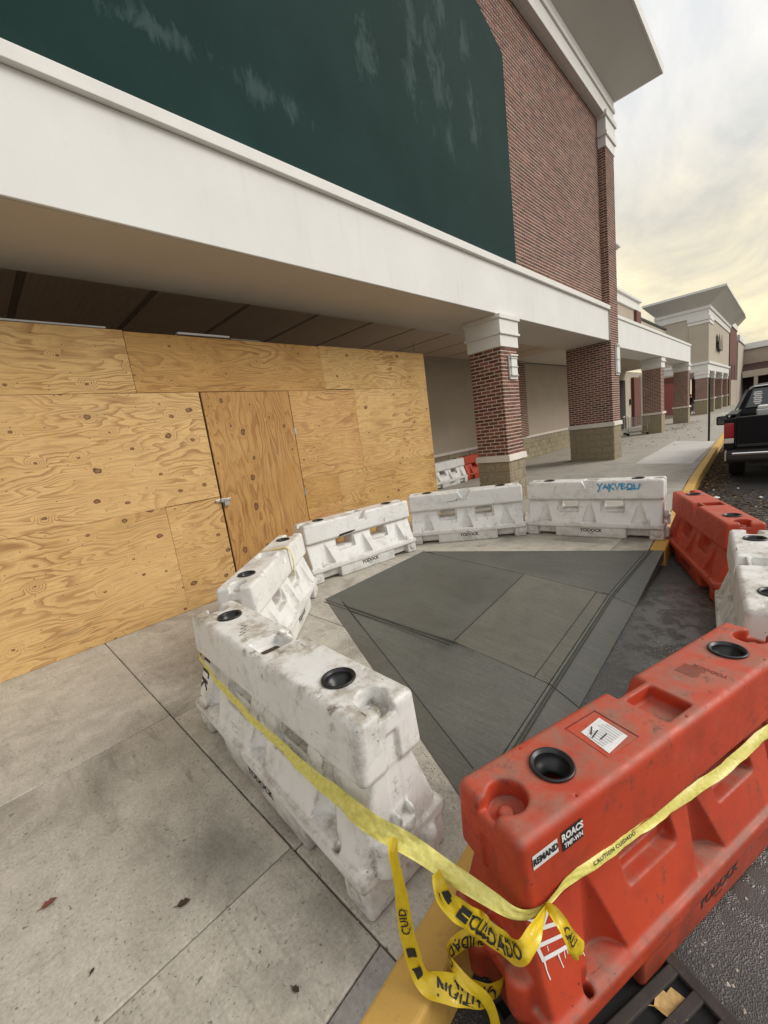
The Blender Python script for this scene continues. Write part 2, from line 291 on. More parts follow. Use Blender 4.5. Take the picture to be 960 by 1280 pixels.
# barrier plastics
def plastic(name, base, base2, dirt, dust, rough, dirtamt, dustamt):
    m, nt, b = mat(name, base, rough)
    v = coord(nt, rnd=True); oi = nd(nt, 'ShaderNodeObjectInfo')
    lev = nd(nt, 'ShaderNodeSeparateColor', {'Color': oi.outputs['Color']}).outputs[0]
    g = nd(nt, 'ShaderNodeNewGeometry'); nz = nd(nt, 'ShaderNodeSeparateXYZ', {'Vector': g.outputs['True Normal']}).outputs['Z']
    a = noise(nt, v, 2.6, 6.0, 0.62, 0.4); f = noise(nt, v, 13.0, 9.0, 0.72, 0.12); ff = noise(nt, v, 70.0, 5.0, 0.7); mid = noise(nt, v, 5.5, 8.0, 0.7, 0.3)
    c = mixc(nt, ramp(nt, a, [(0.3, 0.0), (0.7, 1.0)]), base, base2)
    def put(c, mask, amt, colr): return mixc(nt, mth(nt, 'MULTIPLY', mth(nt, 'MULTIPLY', mask, lev), amt), c, colr)
    upm = ramp(nt, nz, [(0.45, 0.0), (0.92, 1.0)])
    # settled dust on top faces, in uneven patches
    dm = mth(nt, 'MULTIPLY', upm, mth(nt, 'MULTIPLY', ramp(nt, mid, [(0.40, 0.10), (0.60, 1.0)]), ramp(nt, f, [(0.34, 0.25), (0.60, 1.0)])))
    c = put(c, dm, dustamt, dust)
    # blotchy grime
    gm = mth(nt, 'MULTIPLY', ramp(nt, mid, [(0.50, 0.0), (0.68, 1.0)]), ramp(nt, ff, [(0.30, 0.2), (0.62, 1.0)]))
    c = put(c, gm, 0.62*dirtamt, dirt)
    dd = mth(nt, 'MULTIPLY', ramp(nt, f, [(0.56, 0.0), (0.66, 1.0)]), ramp(nt, a, [(0.42, 0.0), (0.62, 1.0)]))
    c = put(c, dd, dirtamt, dirt)
    # scuffs in two directions
    for rot, sc3 in (((0.0, 0.12, 0.08), (3.0, 40.0, 60.0)), ((0.0, 0.9, 0.3), (5.0, 45.0, 50.0))):
        sv = nd(nt, 'ShaderNodeMapping', {'Vector': v, 'Scale': sc3, 'Rotation': rot}).outputs[0]
        sc = mth(nt, 'MULTIPLY', ramp(nt, noise(nt, sv, 1.0, 4.0, 0.6), [(0.67, 0.0), (0.71, 1.0)]), ramp(nt, noise(nt, v, 5.0, 3.0), [(0.50, 0.0), (0.58, 1.0)]))
        c = put(c, sc, 0.85*dirtamt, tuple(x*0.45 for x in dirt))
    # worn, dirty edges
    pn = ramp(nt, g.outputs['Pointiness'], [(0.505, 0.0), (0.55, 1.0)])
    c = put(c, mth(nt, 'MULTIPLY', pn, ramp(nt, f, [(0.40, 0.0), (0.56, 1.0)])), 0.7*dirtamt, dirt)
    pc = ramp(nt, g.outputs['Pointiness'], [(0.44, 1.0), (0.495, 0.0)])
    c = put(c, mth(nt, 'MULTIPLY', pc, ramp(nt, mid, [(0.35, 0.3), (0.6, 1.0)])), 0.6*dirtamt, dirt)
    sp = voro(nt, v, 48.0, dim='3D'); spc = nd(nt, 'ShaderNodeSeparateColor', {'Color': sp.outputs['Color']}).outputs[0]
    spm = mth(nt, 'MULTIPLY', mth(nt, 'LESS_THAN', mth(nt, 'ADD', sp.outputs['Distance'], mth(nt, 'MULTIPLY', ff, 0.5)), 0.40), mth(nt, 'GREATER_THAN', mth(nt, 'ADD', spc, mth(nt, 'MULTIPLY', a, 0.8)), 1.32))
    c = put(c, spm, 0.7, tuple(x*0.4 for x in dirt))
    # splash grime on the lowest part
    oz = nd(nt, 'ShaderNodeSeparateXYZ', {'Vector': nd(nt, 'ShaderNodeTexCoord').outputs['Object']}).outputs['Z']
    low = mth(nt, 'MULTIPLY', ramp(nt, oz, [(0.0, 1.0), (0.20, 0.0)]), ramp(nt, mid, [(0.35, 0.2), (0.62, 1.0)]))
    c = put(c, low, 0.7, dirt)
    setc(nt, b, c)
    setc(nt, b, ramp(nt, f, [(0.3, rough), (0.7, min(1, rough+0.35))]), 'Roughness')
    bump(nt, b, mth(nt, 'ADD', mth(nt, 'MULTIPLY', a, 0.5), mth(nt, 'MULTIPLY', ff, 0.25)), 0.22, 0.003)
plastic('white_plastic', (0.70, 0.695, 0.67), (0.78, 0.775, 0.75), (0.17, 0.14, 0.10), (0.34, 0.28, 0.20), 0.34, 0.95, 0.85)
plastic('red_plastic', (0.42, 0.040, 0.012), (0.51, 0.056, 0.018), (0.075, 0.032, 0.022), (0.31, 0.20, 0.145), 0.40, 0.65, 0.72)
mat('black_plastic', (0.012, 0.012, 0.013), 0.35)
mat('cavity', (0.006, 0.006, 0.006), 0.9)
mat('print_black', (0.02, 0.02, 0.02), 0.6)
mat('print_dark_red', (0.12, 0.015, 0.01), 0.6)
mat('print_deep_red', (0.16, 0.022, 0.014), 0.6)  # deeper red for the small lettering on the red barrier's top
simple('sticker_white', (0.72, 0.71, 0.69), 0.5, 0.08, 20.0, 0)
mat('spray_white', (0.80, 0.80, 0.80), 0.5); mat('spray_blue', (0.05, 0.33, 0.58), 0.5)
mat('pale_grey_text', (0.45, 0.45, 0.45), 0.6)
m, nt, b = mat('caution_yellow', (0.70, 0.50, 0.02), 0.22)
v = coord(nt); setc(nt, b, mixc(nt, noise(nt, v, 30.0, 4.0), (0.62, 0.42, 0.012), (0.74, 0.54, 0.03)))
bump(nt, b, noise(nt, v, 45.0, 3.0), 0.5, 0.004)
m, nt, b = mat('caution_faded', (0.74, 0.70, 0.16), 0.38)
v = coord(nt); setc(nt, b, mixc(nt, ramp(nt, noise(nt, v, 55.0, 4.0, 0.6), [(0.30, 0.0), (0.70, 1.0)]), (0.58, 0.51, 0.10), (0.73, 0.67, 0.21)))
bump(nt, b, noise(nt, v, 55.0, 3.0), 0.7, 0.005)
simple('galvanised', (0.55, 0.55, 0.55), 0.35, 0.2, 40.0, 0.1, 0.001, 120, 0.9)
mat('dark_steel', (0.03, 0.028, 0.026), 0.55, 0.4)
simple('rusty_iron', (0.035, 0.028, 0.024), 0.8, 0.4, 12.0, 0.4, 0.003, 90)
mat('truck_black', (0.0045, 0.005, 0.007), 0.34, 0.0, 0.2)
mat('chrome', (0.72, 0.72, 0.73), 0.16, 1.0)
mat('dark_glass', (0.012, 0.016, 0.018), 0.05, 0.0, 0.8)
mat('tail_red', (0.30, 0.008, 0.010), 0.12); mat('tail_clear', (0.62, 0.56, 0.54), 0.15)
mat('rubber', (0.014, 0.014, 0.014), 0.85)
mat('shop_glass', (0.05, 0.065, 0.065), 0.06, 0.0, 0.8)
mat('red_poster', (0.27, 0.075, 0.07), 0.6); mat('dark_interior', (0.02, 0.018, 0.016), 0.9)
simple('dark_red_brick_far', (0.14, 0.05, 0.036), 0.85, 0.15, 20.0, 0.1, 0.002, 60)
mat('brown_awning', (0.055, 0.022, 0.016), 0.8)
mat('lamp_lens', (0.72, 0.74, 0.74), 0.3)
mat('skin', (0.45, 0.30, 0.22), 0.6); mat('black_cloth', (0.015, 0.015, 0.017), 0.9); mat('dark_jeans', (0.02, 0.024, 0.035), 0.9)
simple('paper', (0.74, 0.73, 0.70), 0.8, 0.06, 30.0, 0)
mat('polythene', (0.42, 0.43, 0.44), 0.35)
m, nt, b = mat('leaf_litter', (0.12, 0.07, 0.035), 0.9)
r = nd(nt, 'ShaderNodeNewGeometry').outputs['Random Per Island']
setc(nt, b, ramp(nt, r, [(0.0, (0.045, 0.024, 0.014)), (0.4, (0.10, 0.055, 0.028)), (0.75, (0.19, 0.115, 0.055)), (1.0, (0.34, 0.24, 0.13))]))
simple('leaf_red', (0.16, 0.045, 0.03), 0.8, 0.3, 60.0, 0.2, 0.002, 90)
simple('leaf_dark', (0.05, 0.028, 0.016), 0.8, 0.3, 60.0, 0.2, 0.002, 90)
simple('leaf_tan', (0.42, 0.27, 0.10), 0.8, 0.3, 40.0, 0.3, 0.003, 90)

# ------------------------------------------------------------------ mesh helpers
def link(name, me, m=None, parent=None, loc=None, rot=None):
    o = bpy.data.objects.new(name, me); COL.objects.link(o)
    if m is not None and me is not None and not me.materials: me.materials.append(M[m] if isinstance(m, str) else m)
    if parent: o.parent = parent
    if loc is not None: o.location = loc
    if rot is not None: o.rotation_euler = rot
    return o
def tag(o, label=None, cat=None, group=None, kind=None):
    if label: o['label'] = label
    if cat: o['category'] = cat
    if group: o['group'] = group
    if kind: o['kind'] = kind
    return o
def empty(name, loc, label, cat, group=None, rz=0.0):
    o = bpy.data.objects.new(name, None); COL.objects.link(o); o.location = loc; o.rotation_euler = (0, 0, rz); o.empty_display_size = 0.1
    return tag(o, label, cat, group)
class MB:
    def __init__(s): s.v = []; s.f = []
    def add(s, vs, fs):
        n = len(s.v); s.v += [tuple(p) for p in vs]; s.f += [tuple(i+n for i in f) for f in fs]; return s
    def box(s, x0, x1, y0, y1, z0, z1):
        return s.add([(x, y, z) for z in (z0, z1) for x, y in ((x0, y0), (x1, y0), (x1, y1), (x0, y1))],
                     [(3, 2, 1, 0), (4, 5, 6, 7), (0, 1, 5, 4), (1, 2, 6, 5), (2, 3, 7, 6), (3, 0, 4, 7)])
    def prism(s, bot, top):
        n = len(bot); s.add(list(bot)+list(top), [tuple(range(n-1, -1, -1)), tuple(range(n, 2*n))] + [(i, (i+1) % n, n+(i+1) % n, n+i) for i in range(n)]); return s
    def sheet(s, poly, z0, z1):   # poly of xy or xyz
        return s.prism([(p[0], p[1], (p[2] if len(p) > 2 else 0)+z0) for p in poly], [(p[0], p[1], (p[2] if len(p) > 2 else 0)+z1) for p in poly])
    def extrude_y(s, prof, y0, y1):     # profile in (x, z)
        return s.prism([(x, y0, z) for x, z in prof], [(x, y1, z) for x, z in prof])
    def extrude_x(s, prof, x0, x1):     # profile in (y, z)
        return s.prism([(x0, y, z) for y, z in prof], [(x1, y, z) for y, z in prof])
    def lathe(s, prof, c=(0, 0, 0), n=28, axis='Z'):
        vs = []
        for r_, h in prof:
            for i in range(n):
                a = 2*math.pi*i/n; p = (r_*math.cos(a), r_*math.sin(a), h)
                if axis == 'X': p = (p[2], p[0], p[1])
                if axis == 'Y': p = (p[1], p[2], p[0])
                vs.append((p[0]+c[0], p[1]+c[1], p[2]+c[2]))
        fs = [(k*n+i, k*n+(i+1) % n, (k+1)*n+(i+1) % n, (k+1)*n+i) for k in range(len(prof)-1) for i in range(n)]
        fs += [tuple(range(n-1, -1, -1)), tuple(range((len(prof)-1)*n, len(prof)*n))]
        return s.add(vs, fs)
    def tube(s, pts, r_, n=8):
        pts = [Vector(p) for p in pts]; vs = []; prev = None
        for i, p in enumerate(pts):
            d = (pts[min(i+1, len(pts)-1)]-pts[max(i-1, 0)]).normalized()
            if prev is None: prev = d.orthogonal().normalized()
            u = (prev-d*prev.dot(d)).normalized(); prev = u; w = d.cross(u)
            rr = r_[i] if isinstance(r_, (list, tuple)) else r_
            vs += [p+(u*math.cos(2*math.pi*k/n)+w*math.sin(2*math.pi*k/n))*rr for k in range(n)]
        L = len(pts)
        fs = [(i*n+k, i*n+(k+1) % n, (i+1)*n+(k+1) % n, (i+1)*n+k) for i in range(L-1) for k in range(n)]
        fs += [tuple(range(n-1, -1, -1)), tuple(range((L-1)*n, L*n))]
        return s.add(vs, fs)
    def mesh(s, name, bev=0.0, seg=2, smooth=False, fix=True):
        me = bpy.data.meshes.new(name); me.from_pydata(s.v, [], s.f); me.update()
        if bev or fix:
            bm = bmesh.new(); bm.from_mesh(me)
            if fix: bmesh.ops.recalc_face_normals(bm, faces=bm.faces)
            if bev: bmesh.ops.bevel(bm, geom=bm.edges[:], offset=bev, segments=seg, profile=0.5, affect='EDGES', clamp_overlap=True)
            bm.to_mesh(me); bm.free()
        if smooth: me.polygons.foreach_set('use_smooth', [True]*len(me.polygons))
        return me
    def build(s, name, m, parent=None, bev=0.0, seg=2, smooth=False, loc=None, rot=None):
        return link(name, s.mesh(name, bev, seg, smooth), m, parent, loc, rot)
def structure(o): o['kind'] = 'structure'; return o

def interp(pl, y):
    for (y0, x0), (y1, x1) in zip(pl, pl[1:]):
        if y <= y1 or (y1, x1) == pl[-1]: return x0+(x1-x0)*(y-y0)/(y1-y0)
KI = [(-6, -0.62), (0.46, -0.81), (1.1, -0.875), (5.2, -1.065), (10.1, -1.37), (19.4, -1.73), (40, -2.35), (75, -2.9)]
def ki(y): return interp(KI, y)
def ko(y): return ki(y)+0.16
ROAD = -0.185

# ================================================================== SETTING
structure(MB().add([(-900, -900, ROAD-0.02), (900, -900, ROAD-0.02), (900, 900, ROAD-0.02), (-900, 900, ROAD-0.02)], [(0, 1, 2, 3)]).build('ground', 'asphalt'))
ys = [-6, -3, 0, 1.1, 3, 5.2, 7, 10.1, 14, 19.4, 28, 40, 58, 75]
rd = MB()
rd.add([(ki(y)-0.05, y, ROAD) for y in ys]+[(30, y, ROAD) for y in ys], [(i, len(ys)+i, len(ys)+i+1, i+1) for i in range(len(ys)-1)])
structure(rd.build('road', 'asphalt'))

# fresh concrete ramp outline (x, y, z)
A = (-3.57, 2.46, 0.0); B = (-3.63, 4.27, 0.0); Ct = (-1.085, 5.2, 0.0); Ce = (-0.925, 5.25, 0.0)
D = (-0.955, 1.225, 0.0); De = (-0.80, 1.16, 0.0)
P1 = (-1.83, 2.40, 0.0); P2 = (-1.98, 3.985, 0.0)
G1 = (-1.17, 4.05, -0.115); G2 = (-1.085, 2.42, -0.115)
O1 = (-0.93, 4.02, ROAD+0.012); O2 = (-0.87, 2.36, ROAD+0.012)
outline = [A, B, Ct, Ce, De, D]

sw = structure(link('sidewalk', MB().sheet([(-9.5, -6), (ki(-6), -6), (ki(0), 0), (ki(1.1), 1.1), (ki(5.2), 5.2), (ki(10), 10), (ki(19.4), 19.4), (ki(40), 40), (ki(75), 75), (-9.5, 75)], -0.3, -0.016).mesh('sidewalk'), 'joint_dirt'))
cutter = link('cutter', MB().sheet([(p[0], p[1]) for p in outline], -0.6, 0.4).mesh('cutter'), 'groove')
def apply_bool(o, cut):
    md = o.modifiers.new('b', 'BOOLEAN'); md.object = cut; md.operation = 'DIFFERENCE'; md.solver = 'EXACT'
    dg = bpy.context.evaluated_depsgraph_get(); me = bpy.data.meshes.new_from_object(o.evaluated_get(dg))
    o.modifiers.clear(); o.data = me
apply_bool(sw, cutter)
def slab(poly, m='pavement', z=0.0, cut=False, jit=0.002, bev=0.006):
    cx = sum(p[0] for p in poly)/len(poly); cy = sum(p[1] for p in poly)/len(poly)
    q = []
    g = 0.0032
    for (x, y) in poly:
        q.append((x-math.copysign(g, x-cx)-cx, y-math.copysign(g, y-cy)-cy))
    o = link('paving_slab', MB().sheet(q, -0.12, z+random.uniform(-jit, 0)).mesh('paving_slab', bev, 2), m, sw, loc=(cx, cy, 0))
    if cut:
        bpy.context.view_layer.update(); apply_bool(o, cutter)
    return o
xe_near = [-7.6, -6.1, -4.5, -2.94, -1.455]
for y0, y1 in ((-6, -4.0), (-4.0, -2.4), (-2.4, -0.9), (-0.9, 0.622)):
    for x0, x1 in zip(xe_near, xe_near[1:]): slab([(x0, y0), (x1, y0), (x1, y1), (x0, y1)])
    slab([(-1.455, y0), (ki(y0)-0.09, y0), (ki(y1)-0.09, y1), (-1.455, y1)])
    slab([(ki(y0)-0.09, y0), (ki(y0)-0.004, y0), (ki(y1)-0.004, y1), (ki(y1)-0.09, y1)], 'gutter_concrete', bev=0.003)
yj = [0.622, 2.12, 3.62, 5.32, 6.9]
for y0, y1 in zip(yj, yj[1:]):
    for x0, x1 in ((-7.6, -6.1), (-6.1, -4.5), (-4.5, -2.88), (-2.88, -1.43)):
        slab([(x0, y0), (x1, y0), (x1, y1), (x0, y1)], cut=True)
    slab([(-1.43, y0), (ki(y0)-0.004, y0), (ki(y1)-0.004, y1), (-1.43, y1)], cut=True)
yj = [6.9, 8.5, 10.1, 11.7, 13.3, 14.9, 16.5, 18.1, 19.7, 21.3, 23, 25, 27, 29, 31, 33, 36, 39, 42, 46, 50, 56, 64, 75]
for y0, y1 in zip(yj, yj[1:]):
    for x0, x1 in ((-9.5, -7.4), (-7.4, -5.2), (-5.2, -3.1)): slab([(x0, y0), (x1, y0), (x1, y1), (x0, y1)], 'far_pavement')
    slab([(-3.1, y0), (ki(y0)-0.004, y0), (ki(y1)-0.004, y1), (-3.1, y1)], 'far_pavement')
bpy.data.objects.remove(cutter, do_unlink=True)
structure(MB().sheet([(-2.98, 13.05), (-1.63, 12.6), (-1.72, 18.3), (-3.08, 19.6)], 0.0, 0.004).build('new_paving_patch', 'pale_concrete'))
structure(MB().sheet([(-3.6, 40.5), (-2.5, 40.5), (-2.5, 41.8), (-3.6, 41.8)], 0.0, 0.004).build('new_paving_patch', 'pale_concrete'))

# kerb: painted lengths either side of the ramp
kb = structure(bpy.data.objects.new('kerb', None)); COL.objects.link(kb)
def kerb_piece(y0, y1):
    n = 1; q = [(ki(y0), y0+0.004), (ko(y0), y0+0.004), (ko(y1), y1-0.004), (ki(y1), y1-0.004)]
    cx, cy = q[0]
    MB().prism([(x-cx, y-cy, -0.3) for x, y in q], [(x-cx-(0.012 if i in (1, 2) else 0), y-cy, random.uniform(-0.002, 0.002)+0.002) for i, (x, y) in enumerate(q)]).build('kerb_stone', 'kerb_paint', kb, 0.016, 3, loc=(cx, cy, 0))
yk = [-6, -4.2, -2.4, -0.75, 1.14]
for a, b_ in zip(yk, yk[1:]): kerb_piece(a, b_)
yk = [5.26, 7.0, 8.8, 10.6, 12.4, 14.2, 16.0, 17.8, 19.6, 22, 25, 28, 32, 36, 40, 46, 54, 64, 75]
for a, b_ in zip(yk, yk[1:]): kerb_piece(a, b_)

# fresh concrete ramp: landing, ramp panel, two flares, kerb strip, finished borders
ramp_o = structure(bpy.data.objects.new('concrete_ramp', None)); COL.objects.link(ramp_o)
def patch(name, poly, m, lift=0.0):
    cz = 0
    n = len(poly)
    mb = MB().sheet(poly, -0.12, lift)
    return link(name, mb.mesh(name, 0.004, 2), m, ramp_o)
def shrink(poly, d):
    cx = sum(p[0] for p in poly)/len(poly); cy = sum(p[1] for p in poly)/len(poly); o = []
    n = len(poly)
    for i, p in enumerate(poly):
        a = Vector((poly[i-1][0]-p[0], poly[i-1][1]-p[1])).normalized(); b_ = Vector((poly[(i+1) % n][0]-p[0], poly[(i+1) % n][1]-p[1])).normalized()
        s = (a+b_); k = abs(a.x*b_.y-a.y*b_.x)
        if s.length < 1e-4 or k < 0.05:
            nrm = Vector((-a.y, a.x)); 
            if nrm.dot(Vector((cx-p[0], cy-p[1]))) < 0: nrm = -nrm
            q = (p[0]+nrm.x*d, p[1]+nrm.y*d)
        else: q = (p[0]+s.x/k*d, p[1]+s.y/k*d)
        o.append((q[0], q[1], p[2]))
    return o
landing = [A, P1, P2, B]; panel = [P1, G2, G1, P2]; flare_n = [A, D, G2, P1]; flare_f = [B, P2, G1, Ct]
strip_f = [Ct, G1, O1, Ce]; strip_m = [G1, G2, O2, O1]; strip_n = [G2, D, De, O2]
def bilinear(name, q, m, n=12):
    q = shrink(q, 0.004); top = []
    for i in range(n+1):
        for j in range(n+1):
            u, v = i/n, j/n
            top.append(tuple((q[0][k]*(1-u)+q[1][k]*u)*(1-v)+(q[3][k]*(1-u)+q[2][k]*u)*v for k in range(3)))
    N = n+1; fs = [(i*N+j, (i+1)*N+j, (i+1)*N+j+1, i*N+j+1) for i in range(n) for j in range(n)]
    rim = [i*N for i in range(N)]+[n*N+j for j in range(1, N)]+[i*N+n for i in range(n-1, -1, -1)]+[j for j in range(n-1, 0, -1)]
    k0 = len(top); L = len(rim); vs = top+[top[r_] for r_ in rim]+[(top[r_][0], top[r_][1], top[r_][2]-0.1) for r_ in rim]
    fs += [(k0+i, k0+(i+1) % L, k0+L+(i+1) % L, k0+L+i) for i in range(L)]
    me = MB().add(vs, fs).mesh(name); me.polygons.foreach_set('use_smooth', [i < n*n for i in range(len(me.polygons))])
    return link(name, me, m, ramp_o)
for nm, q, mm in (('landing_slab', landing, 'fresh_concrete'), ('ramp_slab', panel, 'fresh_concrete_ramp'), ('flare_slab', flare_n, 'fresh_concrete_flare'),
                  ('flare_slab', flare_f, 'fresh_concrete'), ('kerb_strip', strip_f, 'fresh_concrete_edge'), ('kerb_strip', strip_m, 'fresh_concrete_edge'), ('kerb_strip', strip_n, 'fresh_concrete_edge')):
    bilinear(nm, q, mm)
def lerp(a, b_, t): return tuple(a[i]+(b_[i]-a[i])*t for i in range(3))
def border(a, b_, inn, w, m='fresh_concrete_edge', z=0.0035, nm='trowelled_border', k0=0.0, k1=1.0):
    # band of width w on the inner side of edge a-b of the slab whose interior lies towards inn
    a, b_ = lerp(a, b_, k0), lerp(a, b_, k1)
    d = Vector((b_[0]-a[0], b_[1]-a[1])).normalized(); n = Vector((-d.y, d.x))
    if n.dot(Vector((inn[0]-a[0], inn[1]-a[1]))) < 0: n = -n
    q = [a, b_, (b_[0]+n.x*w-d.x*w*0.6, b_[1]+n.y*w-d.y*w*0.6, b_[2]), (a[0]+n.x*w+d.x*w*0.6, a[1]+n.y*w+d.y*w*0.6, a[2])]
    link(nm, MB().sheet(q, 0.0005, z).mesh(nm), m, ramp_o)
def gline(a, b_, w=0.008, z=0.006):
    d = Vector((b_[0]-a[0], b_[1]-a[1])).normalized(); n = Vector((-d.y, d.x))*w/2
    q = [(a[0]-n.x, a[1]-n.y, a[2]), (a[0]+n.x, a[1]+n.y, a[2]), (b_[0]+n.x, b_[1]+n.y, b_[2]), (b_[0]-n.x, b_[1]-n.y, b_[2])]
    link('tooled_groove', MB().sheet(q, 0.0005, z).mesh('tooled_groove'), 'groove', ramp_o)
def off(p, dx, dy, dz=0.0): return (p[0]+dx, p[1]+dy, p[2]+dz)
border(A, D, P1, 0.13)
gline(lerp(off(A, 0.13, 0.10), off(D, -0.02, 0.16), 0.05), lerp(off(A, 0.13, 0.10), off(D, -0.02, 0.16), 0.97), 0.005)
gline(off(A, 0.06, -0.02), off(P1, 0.02, -0.02), 0.006); gline(off(A, 0.06, -0.06), off(P1, 0.0, -0.06), 0.005)
gline(off(B, 0.1, 0.0), off(G1, 0, 0), 0.009)
gline(lerp(P1, P2, 0.02), lerp(P1, P2, 0.97), 0.005)
gline(off(G1, -0.10, 0, 0.014), off(G2, -0.10, 0, 0.014), 0.004)
for dx, w in ((0.03, 0.005), (0.05, 0.005)):
    gline(off(Ct, dx, 0), off(G1, dx, 0), w); gline(off(G1, dx, 0), off(G2, dx, 0), w); gline(off(G2, dx, 0), off(D, dx, 0.02), w)
gline(lerp(Ct, G1, 0.03), lerp(B, P2, 0.9), 0.004) if False else None

# ================================================================== MAIN STORE BUILDING
FX = -3.86; FZ0 = 3.604; FZ1 = 4.456; FZ2 = 4.59
PX = -3.82; PY0, PY1 = 14.26, 15.05; PXL = -5.13
bld = empty('store_building', (-5.5, 4, 0), 'tall brick store with a dark green sign board above a white canopy', 'building')
def W2L(o):  # parent world mesh to building empty without moving it
    return o
def bp(name, mb, m, bev=0.0, seg=2, smooth=False):
    o = mb.build(name, m, bld, bev, seg, smooth); o.matrix_parent_inverse = Matrix.Translation(-Vector(bld.location)); return o
def sub(name, mb, m, par, bev=0.0, seg=2, smooth=False):
    o = mb.build(name, m, par, bev, seg, smooth); return o
Y0 = -7.0
bp('canopy_fascia', MB().box(PXL, FX, Y0, PY0-0.003, FZ0, FZ1), 'white_stucco', 0.006)
bp('fascia_cap', MB().extrude_y([(-4.05, FZ1+0.002), (FX+0.06, FZ1+0.002), (FX+0.06, FZ2-0.02), (FX+0.03, FZ2), (-4.05, FZ2)], Y0, PY0-0.003), 'white_trim', 0.006)
bp('beam_underside', MB().box(PXL+0.02, FX-0.03, Y0, PY0-0.01, FZ0-0.006, FZ0-0.002), 'beam_stucco')
# soffit panels (span canopy depth), open joints between
yy = [Y0 + i*1.27 + 0.27 for i in range(0, 18)]
for a, b_ in zip(yy, yy[1:]):
    b2 = min(b_, PY0+7)
    bp('soffit_panel', MB().box(-7.56, PXL-0.005, a+0.04, b_-0.04, 3.80, 3.84), 'soffit_metal', 0.004)
    bp('soffit_trim', MB().box(-7.56, PXL-0.005, b_-0.035, b_+0.035, 3.808, 3.83), 'soffit_trim')
bp('ceiling_deck', MB().box(-7.7, PXL+0.3, Y0, 22.8, 3.845, 4.1), 'beam_stucco')
bp('back_wall', MB().box(-7.9, -7.55, Y0, 23.0, 0.86, 3.8), 'tan_stucco')
bp('wainscot_cap', MB().box(-7.62, -7.47, Y0, 23.0, 0.845, 0.93), 'cast_stone', 0.008)
wn = bp('wainscot_wall', MB().box(-7.9, -7.52, Y0, 23.0, -0.05, 0.845), 'block_mortar')
blk = MB()
for k in range(4):
    y = 8.0 - (0.2 if k % 2 else 0)
    while y < 23.0:
        z = 0.02+k*0.205; blk.add(MB().box(-7.53, -7.505+random.uniform(0, 0.012), y+0.006, y+0.39, z, z+0.193).v, MB().box(0, 1, 0, 1, 0, 1).f); y += 0.4
o = sub('block_courses', blk, 'split_block', wn); o['kind'] = 'stuff'
# pilaster on the back wall
pm_ = bp('back_pilaster', MB().box(-7.56, -7.40, 15.55, 16.15, 0.93, 3.8), 'mortar')
def brick_face(origin, u, n, width, z0, courses, CH=0.0677, BL=0.203, bh=0.0495, gap=0.016, proud=0.006, shift=0.0):
    """bricks on a vertical face; yields (u0,u1,z0,z1)"""
    out = []
    for k in range(courses):
        x = -BL*(0.5 if k % 2 else 0.0)-shift
        while x < width-0.02:
            a = max(0.0, x); b_ = min(width, x+BL-gap)
            if x+BL-gap > width-0.025: b_ = width
            if b_-a > 0.02: out.append((a, b_, z0+k*CH+0.007, z0+k*CH+0.007+bh))
            x += BL
    return out
def field(name, par, faces, m='brick_field'):
    """faces: (origin(x,y), u, n, width, z0, courses, keep) -> one joined mesh"""
    mb = MB()
    for (ox, oy), u, n, wd, z0, cs, keep in faces:
        for a, b_, za, zb in brick_face(None, None, None, wd, z0, cs):
            if keep and not keep(a, b_, za, zb): continue
            p = lambda t, d, z: (ox+u[0]*t+n[0]*d, oy+u[1]*t+n[1]*d, z)
            d = 0.006+random.uniform(-0.0015, 0.0015); e = 0.003
            mb.add([p(a, 0, za), p(b_, 0, za), p(b_, 0, zb), p(a, 0, zb), p(a+e, d, za+e), p(b_-e, d, za+e), p(b_-e, d, zb-e), p(a+e, d, zb-e)],
                   [(4, 5, 6, 7), (0, 1, 5, 4), (1, 2, 6, 5), (2, 3, 7, 6), (3, 0, 4, 7)])
    me = bpy.data.meshes.new(name); me.from_pydata(mb.v, [], mb.f); me.update()
    o = link(name, me, m, par); o['kind'] = 'stuff'
    return o
field('brickwork', pm_, [((-7.40, 15.55), (0, 1), (1, 0), 0.60, 0.93, 42, None), ((-7.56, 15.55), (1, 0), (0, -1), 0.16, 0.93, 42, None)])

# --- near brick column, its bricks built one by one
CX0, CX1, CY0, CY1 = -4.52, -3.86, 7.45, 8.11
CB0, CB1, NC = 0.995, 3.026, 30
col = bp('brick_column', MB().box(CX0, CX1, CY0, CY1, 0.9, 3.1), 'mortar')
bcache = {}
def one_brick(par, origin, u, n, a, b_, za, zb):
    L = round(b_-a, 3); key = (L, round(zb-za, 4))
    if key not in bcache:
        bcache[key] = MB().box(-L/2, L/2, -0.02, 0.007, -key[1]/2, key[1]/2).mesh('brick', 0.0035, 1)
        bcache[key].materials.append(M['brick'])
    o = link('brick', bcache[key], None, par)
    c = (origin[0]+u[0]*(a+b_)/2, origin[1]+u[1]*(a+b_)/2, (za+zb)/2)
    d = random.uniform(-0.0015, 0.001)
    ang = math.atan2(u[1], u[0])
    o.location = (c[0]+n[0]*d, c[1]+n[1]*d, c[2]); o.rotation_euler = (0, 0, ang if (-math.sin(ang)*n[0]+math.cos(ang)*n[1]) > 0 else ang+math.pi)
    return o
CHc = (CB1-CB0)/NC
for q in brick_face(None, None, None, 0.66, CB0, NC, CH=CHc): one_brick(col, (CX0, CY0), (1, 0), (0, -1), *q)
for q in brick_face(None, None, None, 0.66, CB0, NC, CH=CHc, shift=0.1): one_brick(col, (CX1, CY0), (0, 1), (1, 0), *q)
field('brickwork', col, [((CX0, CY1), (1, 0), (0, 1), 0.66, CB0, NC, None), ((CX0, CY0), (0, 1), (-1, 0), 0.66, CB0, NC, None)])
